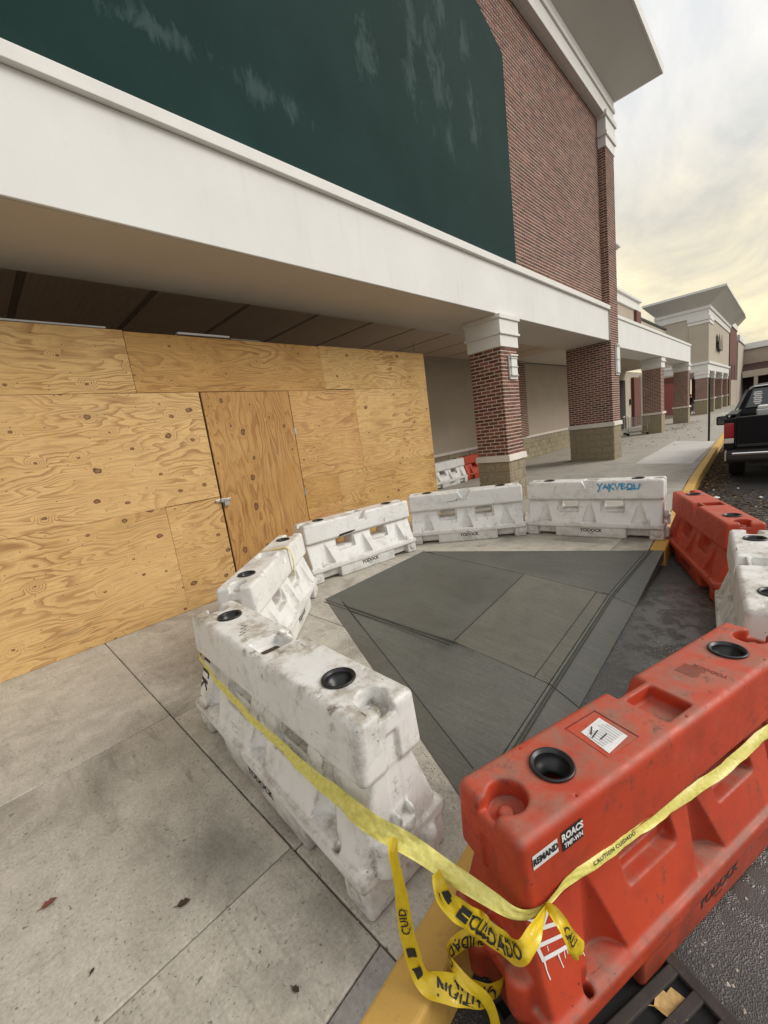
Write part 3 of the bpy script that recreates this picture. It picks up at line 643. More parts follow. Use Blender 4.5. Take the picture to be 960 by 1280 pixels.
sub('base_cap', MB().prism([(x, y, 0.868) for x, y in ((CX0-0.06, CY0-0.06), (CX1+0.06, CY0-0.06), (CX1+0.06, CY1+0.06), (CX0-0.06, CY1+0.06))],
                           [(x, y, 0.99) for x, y in ((CX0-0.045, CY0-0.045), (CX1+0.045, CY0-0.045), (CX1+0.045, CY1+0.045), (CX0-0.045, CY1+0.045))]), 'cast_stone', col, 0.012)
def block_base(par, x0, x1, y0, y1, ztop, skipfar=True):
    core = sub('base_core', MB().box(x0+0.015, x1-0.015, y0+0.015, y1-0.015, -0.05, ztop), 'block_mortar', par)
    z = ztop; k = 0; cache = {}
    def put(cx, cy, lx, ly, z0, z1):
        key = (round(lx, 3), round(ly, 3), round(z1-z0, 3))
        if key not in cache:
            cache[key] = MB().box(-lx/2, lx/2, -ly/2, ly/2, -(z1-z0)/2, (z1-z0)/2).mesh('base_block', 0.008, 2); cache[key].materials.append(M['split_block'])
        link('base_block', cache[key], None, par, loc=(cx, cy, (z0+z1)/2))
    while z > 0.0:
        z0 = max(-0.03, z-0.195); t = 0.05
        for face in (0, 1, 2, 3):
            L0, L1 = (x0, x1) if face in (0, 2) else (y0, y1)
            a = L0
            stp = 0.40
            a2 = L0-(0.2 if k % 2 else 0.0)
            while a2 < L1-0.03:
                s0, s1 = max(L0, a2), min(L1, a2+stp-0.011)
                if s1 > L1-0.06: s1 = L1
                if s1-s0 > 0.02:
                    e = 0.0 if face in (0, 2) else 0.001
                    if face in (1, 3):
                        s0 = max(s0, L0+t+0.006); s1 = min(s1, L1-t-0.006)
                        if s1-s0 < 0.03: a2 += stp; continue
                    pr = random.uniform(0, 0.004)
                    if face == 0: put((s0+s1)/2, y0+t/2-pr, s1-s0, t, z0, z-0.011)
                    if face == 2: put((s0+s1)/2, y1-t/2+pr, s1-s0, t, z0, z-0.011)
                    if face == 1: put(x1-t/2+pr, (s0+s1)/2, t, s1-s0, z0, z-0.011)
                    if face == 3: put(x0+t/2-pr, (s0+s1)/2, t, s1-s0, z0, z-0.011)
                a2 += stp
        z -= 0.203; k += 1
block_base(col, CX0-0.02, CX1+0.02, CY0-0.02, CY1+0.02, 0.866)
def capital(par, x0, x1, y0, y1, z0, z1, m='white_trim'):
    h = z1-z0
    for zz0, zz1, e in ((z0, z0+h*0.38, 0.03), (z0+h*0.381, z0+h*0.46, 0.065), (z0+h*0.461, z0+h*0.86, 0.045), (z0+h*0.861, z1, 0.075)):
        sub('capital', MB().box(x0-e, x1+e, y0-e, y1+e, zz0, zz1-0.001), m, par, 0.006)
capital(col, CX0, CX1, CY0, CY1, 3.028, FZ0-0.008)

# --- tall pier
pier = bp('brick_pier', MB().box(PXL, PX, PY0, PY1, 1.0, 10.05), 'mortar')
sub('base_cap', MB().prism([(x, y, 1.061) for x, y in ((PXL-0.03, PY0-0.06), (PX+0.06, PY0-0.06), (PX+0.06, PY1+0.06), (PXL-0.03, PY1+0.06))],
                           [(x, y, 1.19) for x, y in ((PXL-0.02, PY0-0.045), (PX+0.045, PY0-0.045), (PX+0.045, PY1+0.045), (PXL-0.02, PY1+0.045))]), 'cast_stone', pier, 0.012)
block_base(pier, PXL+0.0, PX+0.02, PY0-0.02, PY1+0.02, 1.058)
field('brickwork', pier, [((PXL, PY0), (1, 0), (0, -1), PX-PXL, 1.195, 36, None), ((PX, PY0), (0, 1), (1, 0), PY1-PY0, 1.195, 111, None),
                          ((-4.1, PY0), (1, 0), (0, -1), -4.1*-1+PX, 4.59, 61, None), ((PXL, PY1), (1, 0), (0, 1), PX-PXL, 1.195, 111, None)])
PC0, PC1 = 8.72, 9.5
for z0, z1, e in ((PC0, 8.98, 0.03), (8.981, 9.08, 0.07), (9.081, 9.42, 0.045), (9.421, 9.56, 0.085)):
    sub('pier_capital', MB().box(-4.3, PX+e, PY0-e, PY1+e, z0, z1-0.001), 'white_trim', pier, 0.006)
# --- upper brick wall with sign board
WX = -4.0
wall = bp('brick_wall', MB().box(-4.4, WX, Y0, PY0+0.002, FZ2-0.05, 9.5), 'mortar')
def inpanel(y, z):
    if y > 8.58: return False
    if z < 8.26: return True
    return z < (8.63-8.26)/(7.66-8.55)*(y-8.55)+8.2
field('brickwork', wall, [((WX, 3.0), (0, 1), (1, 0), PY0-3.0, FZ2, 72, lambda a, b_, za, zb: not inpanel((a+b_)/2+3.0+0.15, (za+zb)/2-0.08))])
bp('sign_board', MB().prism([(WX-0.02, y, z) for y, z in ((Y0, 4.5), (8.55, 4.5), (8.55, 8.26), (7.66, 8.63), (6.2, 9.0), (4.4, 9.2), (Y0, 9.2))],
                            [(WX+0.055, y, z) for y, z in ((Y0, 4.5), (8.55, 4.5), (8.55, 8.26), (7.66, 8.63), (6.2, 9.0), (4.4, 9.2), (Y0, 9.2))]), 'green_board', 0.004)
# --- cornice: stepped frieze then flared eave, returning round the corner
def ring_band(e, z0, z1, name, m='white_trim'):
    x = PX+e
    bp(name, MB().box(-6.5, x, Y0, PY1+e, z0, z1), m, 0.008)
ring_band(0.022, 9.475, 9.80, 'frieze_band'); ring_band(0.06, 9.801, 9.90, 'frieze_band'); ring_band(0.03, 9.901, 10.10, 'frieze_band')
ev = MB(); x0, y1 = PX+0.012, PY1+0.012; d = 0.99
ev.add([(x0, Y0, 10.101), (x0, y1, 10.101), (-6.5, y1, 10.101), (x0+d, Y0, 10.62), (x0+d, y1+d, 10.62), (-6.5, y1+d, 10.62),
        (x0+d, Y0, 10.80), (x0+d, y1+d, 10.80), (-6.5, y1+d, 10.80), (x0, Y0, 11.0), (x0, y1, 11.0), (-6.5, y1, 11.0)],
       [(0, 1, 4, 3), (1, 2, 5, 4), (3, 4, 7, 6), (4, 5, 8, 7), (6, 7, 10, 9), (7, 8, 11, 10), (0, 3, 6, 9), (2, 11, 8, 5)])
bp('flared_eave', ev, 'eave_stucco')
bp('eave_lip', MB().add([(x0+d+0.002, Y0, 10.615), (x0+d+0.002, y1+d+0.002, 10.615), (-6.5, y1+d+0.002, 10.615), (x0+d+0.04, Y0, 10.63), (x0+d+0.04, y1+d+0.04, 10.63), (-6.5, y1+d+0.04, 10.63),
        (x0+d+0.05, Y0, 10.83), (x0+d+0.05, y1+d+0.05, 10.83), (-6.5, y1+d+0.05, 10.83), (x0+d-0.1, Y0, 10.84), (x0+d-0.1, y1+d-0.1, 10.84), (-6.5, y1+d-0.1, 10.84)],
        [(0, 1, 4, 3), (1, 2, 5, 4), (3, 4, 7, 6), (4, 5, 8, 7), (6, 7, 10, 9), (7, 8, 11, 10)]), 'white_trim')
bp('roof_block', MB().box(-9.0, -4.45, Y0, 14.2, 4.2, 10.9), 'tan_stucco')
# --- wall lamps
def wall_lamp(x, yc, zc, w, h, label):
    t = empty('wall_lamp', (x, yc, zc), label, 'lamp')
    MB().box(0.0, 0.03, -w/2, w/2, -h/2, h/2).build('back_plate', 'white_trim', t, 0.004)
    MB().box(0.031, 0.055, -w/2+0.03, w/2-0.03, -h/2+0.05, h/2-0.05).build('lens', 'lamp_lens', t, 0.008, 3)
    for k in range(3):
        z = -h/2+0.07+k*(h-0.14)/2
        MB().box(0.03, 0.066, -w/2+0.01, w/2-0.01, z-0.012, z+0.012).build('louvre', 'galvanised', t, 0.003)
    MB().box(0.03, 0.07, -w/2, w/2, h/2-0.03, h/2).build('top_hood', 'white_trim', t, 0.004)
    return t
wall_lamp(CX1+0.008, 7.86, 2.66, 0.30, 0.46, 'white slatted wall lamp on the near brick column')
wall_lamp(PX+0.008, 14.82, 3.05, 0.36, 0.92, 'tall white wall lamp on the big brick pier')

# ================================================================== PLYWOOD HOARDING
HX = -4.84
hd = empty('plywood_hoarding', (HX, 3, 0), 'tall plywood hoarding of golden sheets with a padlocked door', 'hoarding')
def sheet(y0, y1, z0, z1, m, vert=False, proud=0.0, name='plywood_sheet'):
    w, h = y1-y0-0.0025, z1-z0-0.0025
    L, Wd = (h, w) if vert else (w, h)
    mb = MB().box(-L/2, L/2, -Wd/2, Wd/2, -0.009, 0.009)
    o = link(name, mb.mesh(name, 0.0015, 1), m, hd)
    # local X along grain, local Z = outward normal (+X world)
    ux = Vector((0, 0, 1)) if vert else Vector((0, 1, 0)); uz = Vector((1, 0, 0)); uy = uz.cross(ux)
    mt = Matrix((ux, uy, uz)).transposed().to_4x4()
    mt.translation = Vector((proud, (y0+y1)/2-3, (z0+z1)/2))
    o.matrix_local = mt @ Matrix.Rotation(random.uniform(-0.0015, 0.0015), 4, 'Z')
    return o
sheet(-3.42, -0.98, 0.0, 1.22, 'plywood'); sheet(-0.98, 1.46, 0.0, 1.22, 'plywood'); sheet(1.46, 2.08, 0.0, 1.215, 'plywood')
sheet(-2.81, -0.37, 1.22, 2.44, 'plywood'); sheet(-0.37, 2.08, 1.22, 2.44, 'plywood')
sheet(-3.44, -1.0, 2.44, 3.05, 'plywood_fir'); sheet(-1.0, 1.44, 2.44, 3.06, 'plywood'); sheet(1.44, 3.94, 2.44, 3.05, 'plywood_fir', proud=0.004); sheet(3.94, 6.36, 2.45, 3.065, 'plywood')
sheet(3.29, 4.49, 1.22, 2.44, 'plywood_fir'); sheet(4.49, 6.36, 1.22, 2.45, 'plywood'); sheet(3.93, 6.36, 0.0, 1.22, 'plywood'); sheet(3.29, 3.93, 0.80, 1.22, 'plywood_fir'); sheet(3.29, 3.93, 0.0, 0.80, 'plywood_fir')
door = sheet(2.095, 3.275, 0.02, 2.435, 'plywood_door', True, 0.012, 'door')
def onhd(name, mb, m, bev=0.0, smooth=False): return mb.build(name, m, hd, bev, 2, smooth)
# studs behind the sheets
for i, y in enumerate([-3.4, -2.2, -1.0, 0.22, 1.44, 2.06, 3.31, 3.93, 5.15, 6.33]):
    onhd('stud', MB().box(-0.10, -0.0105, y-3-0.019, y-3+0.019, 0.0, 3.03), 'plywood_fir')
onhd('plate', MB().box(-0.10, -0.011, -6.4, 3.35, 3.031, 3.045), 'plywood_fir')
# hasp and padlock, hinges
onhd('hasp', MB().box(0.022, 0.03, -0.985, -0.80, 1.155, 1.185).box(0.022, 0.05, -0.93, -0.90, 1.15, 1.19), 'galvanised', 0.002)
onhd('padlock', MB().box(0.032, 0.062, -0.90, -0.84, 1.10, 1.15).tube([(0.047, -0.885, 1.145), (0.047, -0.885, 1.175), (0.047, -0.87, 1.187), (0.047, -0.855, 1.175), (0.047, -0.855, 1.145)], 0.005, 6), 'galvanised', 0.0)
for z in (0.35, 1.05, 1.9): onhd('hinge', MB().box(0.012, 0.024, 0.268, 0.30, z-0.04, z+0.04).tube([(0.026, 0.283, z-0.05), (0.026, 0.283, z+0.05)], 0.006, 8), 'galvanised')
onhd('plastic_strip', MB().box(-0.05, 0.03, -1.02, -0.42, 3.062, 3.085).box(-0.03, 0.012, -0.4, -0.0, 3.055, 3.062), 'polythene', 0.003)
onhd('plastic_strip', MB().box(-0.05, 0.02, -2.9, -1.7, 3.063, 3.08), 'polythene', 0.003)
onhd('wire_stub', MB().tube([(0.0, 3.1, 3.06), (0.01, 3.105, 3.16), (0.0, 3.1, 3.25)], 0.004, 5), 'dark_steel')

# ================================================================== WATER-FILLED BARRIERS (rotomoulded shell from a distance field)
HL, HT = 0.832, 0.74          # half length, height
def smin(a, b_, k):
    h = np.clip(0.5+0.5*(b_-a)/k, 0, 1); return b_*(1-h)+a*h-k*h*(1-h)
def smax(a, b_, k): return -smin(-a, -b_, k)
def rbox(x, y, z, c, h, r):
    qx = np.abs(x-c[0])-(h[0]-r); qy = np.abs(y-c[1])-(h[1]-r); qz = np.abs(z-c[2])-(h[2]-r)
    return np.sqrt(np.maximum(qx, 0)**2+np.maximum(qy, 0)**2+np.maximum(qz, 0)**2)+np.minimum(np.maximum(qx, np.maximum(qy, qz)), 0)-r
def barrier_sdf(x, y, z):
    ax, ay = np.abs(x), np.abs(y)
    # top beam, slightly wider at its foot
    bw = 0.138+0.06*(0.74-z)
    beam = rbox(x, y*0.145/np.clip(bw, 0.1, 0.3), z, (0, 0, 0.616), (HL-0.008, 0.145, 0.124), 0.028)
    # flaring web
    w = 0.100+np.clip(0.50-z, 0, 0.4)*0.335
    web = smax(smax((ay-w)*0.92, ax-(HL-0.022), 0.02), np.abs(z-0.34)-0.20, 0.01)
    d = smin(beam, web, 0.012)
    # flange and skirt
    fl = rbox(x, y, z, (0, 0, 0.168), (HL, 0.224, 0.028), 0.013)
    d = smin(d, fl, 0.014)
    sk = rbox(x, y*0.215/(0.209+0.04*np.clip(z, 0, 0.2)), z, (0, 0, 0.09), (0.43, 0.215, 0.09), 0.014)
    e = np.minimum(rbox(ax, ay, z, (0.75, 0, 0.085), (0.078, 0.206, 0.085), 0.02), rbox(ax, ay, z, (0.4, 0, 0.105), (0.42, 0.150, 0.075), 0.02))
    d = smin(d, np.minimum(sk, e), 0.010)
    # round boss on end feet
    boss = np.maximum(np.sqrt((ax-0.76)**2+(z-0.085)**2)-0.042, np.abs(ay-0.186)-0.030)
    d = smin(d, boss, 0.008)
    # hinge knuckles at the ends
    for yy, z0, z1 in ((0.10, 0.04, 0.13), (-0.10, 0.16, 0.26), (0.0, 0.27, 0.31)):
        dz = np.maximum(np.abs(z-(z0+z1)/2)-(z1-z0)/2, 0)
        d = smin(d, np.sqrt(np.maximum(np.sqrt((ax-0.83)**2+(y-yy)**2)-0.02, 0)**2+dz**2)-0.022, 0.018)
    # fork windows, flared sill
    sill = np.clip(ay-0.06, 0, 0.2)*0.16
    win = rbox(ax, y, z+sill*0.5, (0.268, 0, 0.425), (0.122, 0.6, 0.055), 0.022)
    win = np.minimum(win, smax(rbox(ax, y, z, (0.268, 0, 0.41), (0.135, 0.6, 0.08), 0.02), 0.105-ay, 0.01))
    d = smax(d, -win, 0.008)
    # half-cone alcoves with flat floors
    for x0 in (-0.57, 0.0, 0.57):
        rr = np.clip(0.495-z, 0, 0.3)*0.29+0.004
        al = np.sqrt((x-x0)**2+((ay-w-0.012)*1.05)**2)-rr
        al = smax(al, 0.203-z, 0.006)
        d = smax(d, -al*0.9, 0.006)
    # top pocket and the notch on the inner edge
    d = smax(d, -rbox(x, y, z, (0, -0.018, 0.76), (0.078, 0.075, 0.075), 0.012), 0.010)
    nw = 0.035+np.clip(z-0.64, 0, 0.2)*0.55
    notch = smax(smax(np.abs(x)-nw, 0.645-z, 0.012), 0.082-y, 0.006)
    d = smax(d, -notch*0.9, 0.012)
    # end cups with slots
    cup = np.maximum(np.sqrt((ax-0.735)**2+y**2)-0.06, 0.675-z)
    d = smax(d, -cup, 0.012)
    slot = np.maximum(np.maximum(ay-0.034, 0.70-z), 0.74-ax)
    d = smax(d, -slot, 0.014)
    post = np.maximum(np.sqrt((ax-0.75)**2+(y+0.008)**2)-0.024, z-0.70)
    d = smin(d, np.maximum(post, 0.6-z), 0.014)
    # vertical end groove
    d = smax(d, -np.maximum(np.maximum(ay-0.026, HL-0.02-ax), np.abs(z-0.46)-0.17), 0.014)
    # fill holes, drain holes
    d = smax(d, -np.maximum(np.sqrt((ax-0.541)**2+y**2)-0.061, 0.56-z), 0.006)
    d = np.maximum(d, -np.maximum(np.sqrt((ax-0.665)**2+(ay-0.196)**2)-0.016, 0.10-z))
    # mould parting line along the sides of the beam
    return d
def surface_nets(fn, lo, hi, h):
    gx, gy, gz = [np.arange(lo[i], hi[i]+h, h) for i in range(3)]
    X, Y, Z = np.meshgrid(gx, gy, gz, indexing='ij')
    F = fn(X, Y, Z); s = F < 0
    nx, ny, nz = F.shape
    acc = np.zeros((nx-1, ny-1, nz-1, 3), np.float32); cnt = np.zeros((nx-1, ny-1, nz-1), np.float32)
    g = (gx, gy, gz)
    corners = [(i, j, k) for i in (0, 1) for j in (0, 1) for k in (0, 1)]
    for a in corners:
        for ax in range(3):
            if a[ax] == 1: continue
            b_ = list(a); b_[ax] = 1
            sa = tuple(slice(a[i], a[i]+F.shape[i]-1) for i in range(3)); sb = tuple(slice(b_[i], b_[i]+F.shape[i]-1) for i in range(3))
            fa, fb = F[sa], F[sb]; m = (s[sa] != s[sb])
            t = np.where(m, fa/np.where(m, fa-fb, 1), 0)
            for c in range(3):
                base = float(a[c]) if c != ax else t
                acc[..., c] += np.where(m, base, 0)
            cnt += m
    act = cnt > 0
    idx = -np.ones(act.shape, np.int64); idx[act] = np.arange(act.sum())
    ii = np.argwhere(act)
    V = np.array([gx[0], gy[0], gz[0]])+(ii+acc[act]/cnt[act][:, None])*h
    quads = []
    for ax in range(3):
        o1, o2 = (ax+1) % 3, (ax+2) % 3
        sl0 = [slice(None)]*3; sl1 = [slice(None)]*3; sl0[ax] = slice(0, -1); sl1[ax] = slice(1, None)
        ch = s[tuple(sl0)] != s[tuple(sl1)]
        e = np.argwhere(ch)
        e = e[(e[:, o1] > 0) & (e[:, o2] > 0) & (e[:, o1] < F.shape[o1]-1) & (e[:, o2] < F.shape[o2]-1)]
        ins = s[e[:, 0], e[:, 1], e[:, 2]]
        def cell(d1, d2):
            q = e.copy(); q[:, o1] -= d1; q[:, o2] -= d2; return idx[q[:, 0], q[:, 1], q[:, 2]]
        q = np.stack([cell(1, 1), cell(0, 1), cell(0, 0), cell(1, 0)], 1)
        q[~ins] = q[~ins][:, ::-1]
        quads.append(q)
    Q = np.concatenate(quads)
    # pull vertices onto the true surface
    for _ in range(2):
        f0 = fn(V[:, 0], V[:, 1], V[:, 2]); ep = 1e-3
        G = np.stack([fn(V[:, 0]+ep*(c == 0), V[:, 1]+ep*(c == 1), V[:, 2]+ep*(c == 2))-f0 for c in range(3)], 1)/ep
        st = -f0[:, None]*G/np.maximum((G**2).sum(1), 0.25)[:, None]
        L = np.linalg.norm(st, axis=1); k = np.minimum(1, 0.45*h/np.maximum(L, 1e-9)); V = V+st*(0.8*k)[:, None]
    return V, Q
V_, Q_ = surface_nets(barrier_sdf, (-0.90, -0.285, -0.012), (0.90, 0.285, 0.765), 0.0075)
body_me = bpy.data.meshes.new('barrier_body'); body_me.from_pydata(V_.tolist(), [], Q_.tolist()); body_me.update()
body_me.polygons.foreach_set('use_smooth', [True]*len(body_me.polygons))
body_me.materials.append(M['white_plastic'])
BVH = BVHTree.FromPolygons([tuple(v) for v in V_.tolist()], [tuple(q) for q in Q_.tolist()])

def text_mesh(s, size=1.0, bold=0.0, shear=0.0, space=1.0):
    cu = bpy.data.curves.new('t', 'FONT'); cu.body = s; cu.size = size; cu.offset = bold; cu.shear = shear; cu.space_character = space
    cu.align_x = 'CENTER'; cu.align_y = 'CENTER'; cu.resolution_u = 2
    o = bpy.data.objects.new('t', cu); COL.objects.link(o)
    dg = bpy.context.evaluated_depsgraph_get(); me = bpy.data.meshes.new_from_object(o.evaluated_get(dg))
    vs = [tuple(v.co) for v in me.vertices]; fs = [tuple(p.vertices) for p in me.polygons]
    bpy.data.objects.remove(o, do_unlink=True); bpy.data.meshes.remove(me)
    return vs, fs
def subdiv2d(vs, fs, mx):
    bm = bmesh.new(); bv = [bm.verts.new((v[0], v[1], 0)) for v in vs]; bm.verts.ensure_lookup_table()
    for f in fs:
        try: bm.faces.new([bv[i] for i in f])
        except ValueError: pass
    bmesh.ops.triangulate(bm, faces=bm.faces)
    for _ in range(6):
        le = [e for e in bm.edges if e.calc_length() > mx]
        if not le: break
        bmesh.ops.subdivide_edges(bm, edges=le, cuts=1); bmesh.ops.triangulate(bm, faces=[f for f in bm.faces if len(f.verts) > 3])
    bm.verts.index_update()
    r_ = [(v.co.x, v.co.y) for v in bm.verts], [tuple(v.index for v in f.verts) for f in bm.faces]
    bm.free(); return r_
def on_side(vs, fs, side, lift=0.0015, mx=0.03):
    """(x, z) outline draped on the barrier's side (side = -1 or +1)"""
    vs, fs = subdiv2d(vs, fs, mx); o = []
    for x, z in vs:
        h, n, i, d = BVH.ray_cast(Vector((x, side*0.6, z)), Vector((0, -side, 0)))
        if h is None: h = Vector((x, side*0.2, z)); n = Vector((0, side, 0))
        o.append(tuple(h+n*lift))
    return o, fs
def on_top(vs, fs, lift=0.0015, mx=0.03):
    vs, fs = subdiv2d(vs, fs, mx); o = []
    for x, y in vs:
        h, n, i, d = BVH.ray_cast(Vector((x, y, 1.2)), Vector((0, 0, -1)))
        o.append(tuple(h+n*lift) if h is not None else (x, y, 0.741))
    return o, fs
def dmesh(name, vf, m, par):
    me = bpy.data.meshes.new(name); me.from_pydata(vf[0], [], vf[1]); me.update()
    return link(name, me, m, par)
def stroke2d(pts, w):
    vs, fs = [], []
    pts = [Vector(p) for p in pts]
    for i, p in enumerate(pts):
        d = (pts[min(i+1, len(pts)-1)]-pts[max(i-1, 0)]).normalized(); n = Vector((-d.y, d.x))
        ww = (w if not isinstance(w, (list, tuple)) else w[i])/2
        vs += [tuple(p+n*ww), tuple(p-n*ww)]
    for i in range(len(pts)-1): fs.append((2*i, 2*i+1, 2*i+3, 2*i+2))
    return vs, fs
def merge(lst):
    vs, fs = [], []
    for v, f in lst:
        n = len(vs); vs += list(v); fs += [tuple(i+n for i in q) for q in f]
    return vs, fs
ring_me = MB().lathe([(0.067, -0.006), (0.071, 0.004), (0.069, 0.008), (0.063, 0.009), (0.061, 0.003), (0.056, 0.002), (0.054, -0.004), (0.052, -0.03), (0.044, -0.032), (0.042, -0.05), (0.036, -0.052), (0.036, -0.07)], n=32).mesh('fill_ring', smooth=True)
# open the lathe's caps
bm = bmesh.new(); bm.from_mesh(ring_me); bmesh.ops.delete(bm, geom=[f for f in bm.faces if len(f.verts) > 8], context='FACES'); bm.to_mesh(ring_me); bm.free()
ring_me.materials.append(M['black_plastic'])
lv, lf = text_mesh('YODOCK', 0.062, 0.0022, 0.15, 0.95)
lv2, lf2 = text_mesh('barriers', 0.016, 0.0004, 0.1, 1.0)
word = merge([([(x+0.02, y+0.098) for x, y, z in lv], lf), ([(x+0.02, y+0.062) for x, y, z in lv2], lf2)])
def flipx(vf): return [(-x, z) for x, z in vf[0]], [tuple(reversed(f)) for f in vf[1]]
word_neg = on_side(word[0], word[1], -1); word_pos = on_side(*flipx(word), 1)
word_me = {}
for sgn, vf in ((-1, word_neg), (1, word_pos)):
    me = bpy.data.meshes.new('maker_lettering'); me.from_pydata(vf[0], [], vf[1]); me.update(); word_me[sgn] = me
rec = on_top([(-0.39, -0.075), (-0.225, -0.075), (-0.225, 0.075), (-0.39, 0.075)], [(0, 1, 2, 3)], 0.0012)
rec_me = bpy.data.meshes.new('label_plate'); rec_me.from_pydata(rec[0], [], rec[1]); rec_me.update()
mat('print_worn', (0.055, 0.022, 0.016), 0.6)
def barrier(label, loc, yaw, red=False, group=None, name='water_barrier', near=False, grime=0.6):
    t = empty(name, loc, label, 'barrier', group, R(yaw))
    bd = link('body', body_me, None, t); bd.color = (grime, grime, grime, 1)
    if red:
        bd.material_slots[0].link = 'OBJECT'; bd.material_slots[0].material = M['red_plastic']
    for sx in (-1, 1):
        link('fill_ring', ring_me, None, t, loc=(sx*0.541, 0, 0.741), rot=(0, 0, random.uniform(0, 3)))
    for sgn in (-1, 1):
        o = link('maker_lettering', word_me[sgn], None, t)
        if not word_me[sgn].materials: word_me[sgn].materials.append(M['print_black'])
        if red and near:
            o.material_slots[0].link = 'OBJECT'; o.material_slots[0].material = M['print_worn']
    return t
GW, GR = 'white barriers round the fresh concrete', 'red barriers along the road edge'
w1 = barrier('nearest white water barrier with yellow tape stretched along its outer side', (-1.785, 0.885, 0), -2.9, group=GW, grime=1.0)
w2 = barrier('white water barrier angled behind the nearest white one, tape over its top', (-3.38, 1.78, 0), 312.5, group=GW)
w3 = barrier('white water barrier in front of the plywood door with dark scuff above its window', (-4.09, 3.50, 0), 260.1, group=GW)
w4 = barrier('white water barrier with grey scribble on its beam, before the near brick column', (-3.41, 5.10, 0), 215.5, group=GW)
w5 = barrier('white water barrier with blue graffiti on its beam beside the yellow kerb', (-1.83, 5.77, 0), 184.3, group=GW)
r6 = barrier('red water barrier on the road beyond, next to the blue graffiti barrier', (-0.516, 5.207, ROAD), 112.2, True, GR)
w7 = barrier('dirty white water barrier at right edge standing between two red ones', (-0.07, 3.43, ROAD), 96.4, group=GW, grime=1.0)
r8 = barrier('nearest red water barrier with stickers and white spray tag on its side', (-0.324, 1.614, ROAD), 70.8, True, GR, near=True, grime=1.0)
GB = 'barriers parked under the canopy'
b9 = barrier('small distant white barrier against the wall under the canopy', (-7.12, 9.80, 0), 88, group=GB)
b10 = barrier('small distant red barrier under the canopy behind the near brick column', (-7.14, 11.53, 0), 90, True, GB)

# ---- marks on individual barriers
def plate(par, m='white_plastic'):
    o = link('label_plate', rec_me, None, par)
    return o
# r8: stickers, tag, label, moulded text
q = [(-0.345, -0.035), (-0.245, -0.058), (-0.228, 0.032), (-0.33, 0.055)]
dmesh('label_recess', on_top([(-0.375, -0.08), (-0.22, -0.08), (-0.22, 0.08), (-0.375, 0.08)], [(0, 1, 2, 3)]), 'red_plastic', r8)
dmesh('paper_label', on_top([(-0.36, -0.072), (-0.245, -0.06), (-0.24, 0.05), (-0.35, 0.04)], [(0, 1, 2, 3)], 0.003), 'sticker_white', r8)
lines = []
for k in range(9):
    x = -0.348+k*0.012; lines.append(stroke2d([(x, -0.05+random.uniform(0, 0.01)), (x+0.002, 0.0), (x, 0.03-random.uniform(0, 0.02))], 0.003))
dmesh('label_print', on_top(*merge(lines), 0.0042), 'pale_grey_text', r8)
dmesh('label_handwriting', on_top(*merge([stroke2d([(-0.30, 0.035), (-0.335, 0.012), (-0.33, 0.02)], 0.004), stroke2d([(-0.30, 0.012), (-0.345, 0.0)], 0.004), stroke2d([(-0.29, -0.015), (-0.33, -0.02)], 0.004)]), 0.0055), 'print_black', r8)
dmesh('recess_edge_lines', on_top(*merge([stroke2d([(-0.22, -0.082), (-0.22, 0.085)], 0.004), stroke2d([(-0.38, 0.082), (-0.22, 0.082)], 0.003)]), 0.003), 'print_dark_red', r8)  # dark red lines drawn along two edges of the label recess
ml = []
for k in range(7): ml.append(stroke2d([(0.245+k*0.012, 0.055), (0.245+k*0.012, -0.01-0.02*random.random())], 0.0035))
dmesh('moulded_text', on_top(*merge(ml), 0.001), 'print_dark_red', r8)
tv, tf = text_mesh('YODOCK', 0.028, 0.001)
dmesh('moulded_text', on_top([(0.335-y, x-0.03) for x, y, z in tv], tf, 0.001), 'print_deep_red', r8)
def decal_text(s, c, size, rot, m, par, side=-1, bold=0.0, lift=0.003, sx=1.0, name='lettering'):
    tv, tf = text_mesh(s, size, bold)
    ca, sa = math.cos(rot), math.sin(rot)
    vs = [(c[0]+sx*x*ca-y*sa, c[1]+sx*x*sa+y*ca) for x, y, z in tv]
    dmesh(name, on_side(vs, tf, side, lift), m, par)
def rect(c, w, h, rot):
    ca, sa = math.cos(rot), math.sin(rot)
    return [(c[0]+x*ca-y*sa, c[1]+x*sa+y*ca) for x, y in ((-w/2, -h/2), (w/2, -h/2), (w/2, h/2), (-w/2, h/2))], [(0, 1, 2, 3)]
SK1, SK2 = (-0.737, 0.672), (-0.630, 0.668)
dmesh('sticker', on_side(*rect(SK1, 0.095, 0.042, 0.0), -1, 0.002), 'sticker_white', r8)
decal_text('REMAND', SK1, 0.027, 0.0, 'print_black', r8, -1, 0.0012, 0.0035, 0.86)
dmesh('sticker', on_side(*rect(SK2, 0.085, 0.06, 0.0), -1, 0.002), 'print_black', r8)
decal_text('ROACS', (SK2[0], SK2[1]+0.012), 0.030, 0.0, 'sticker_white', r8, -1, 0.0014, 0.0035, 0.9)
decal_text('TMP-WN', (SK2[0]+0.002, SK2[1]-0.015), 0.021, 0.0, 'sticker_white', r8, -1, 0.0008, 0.0035, 0.9)
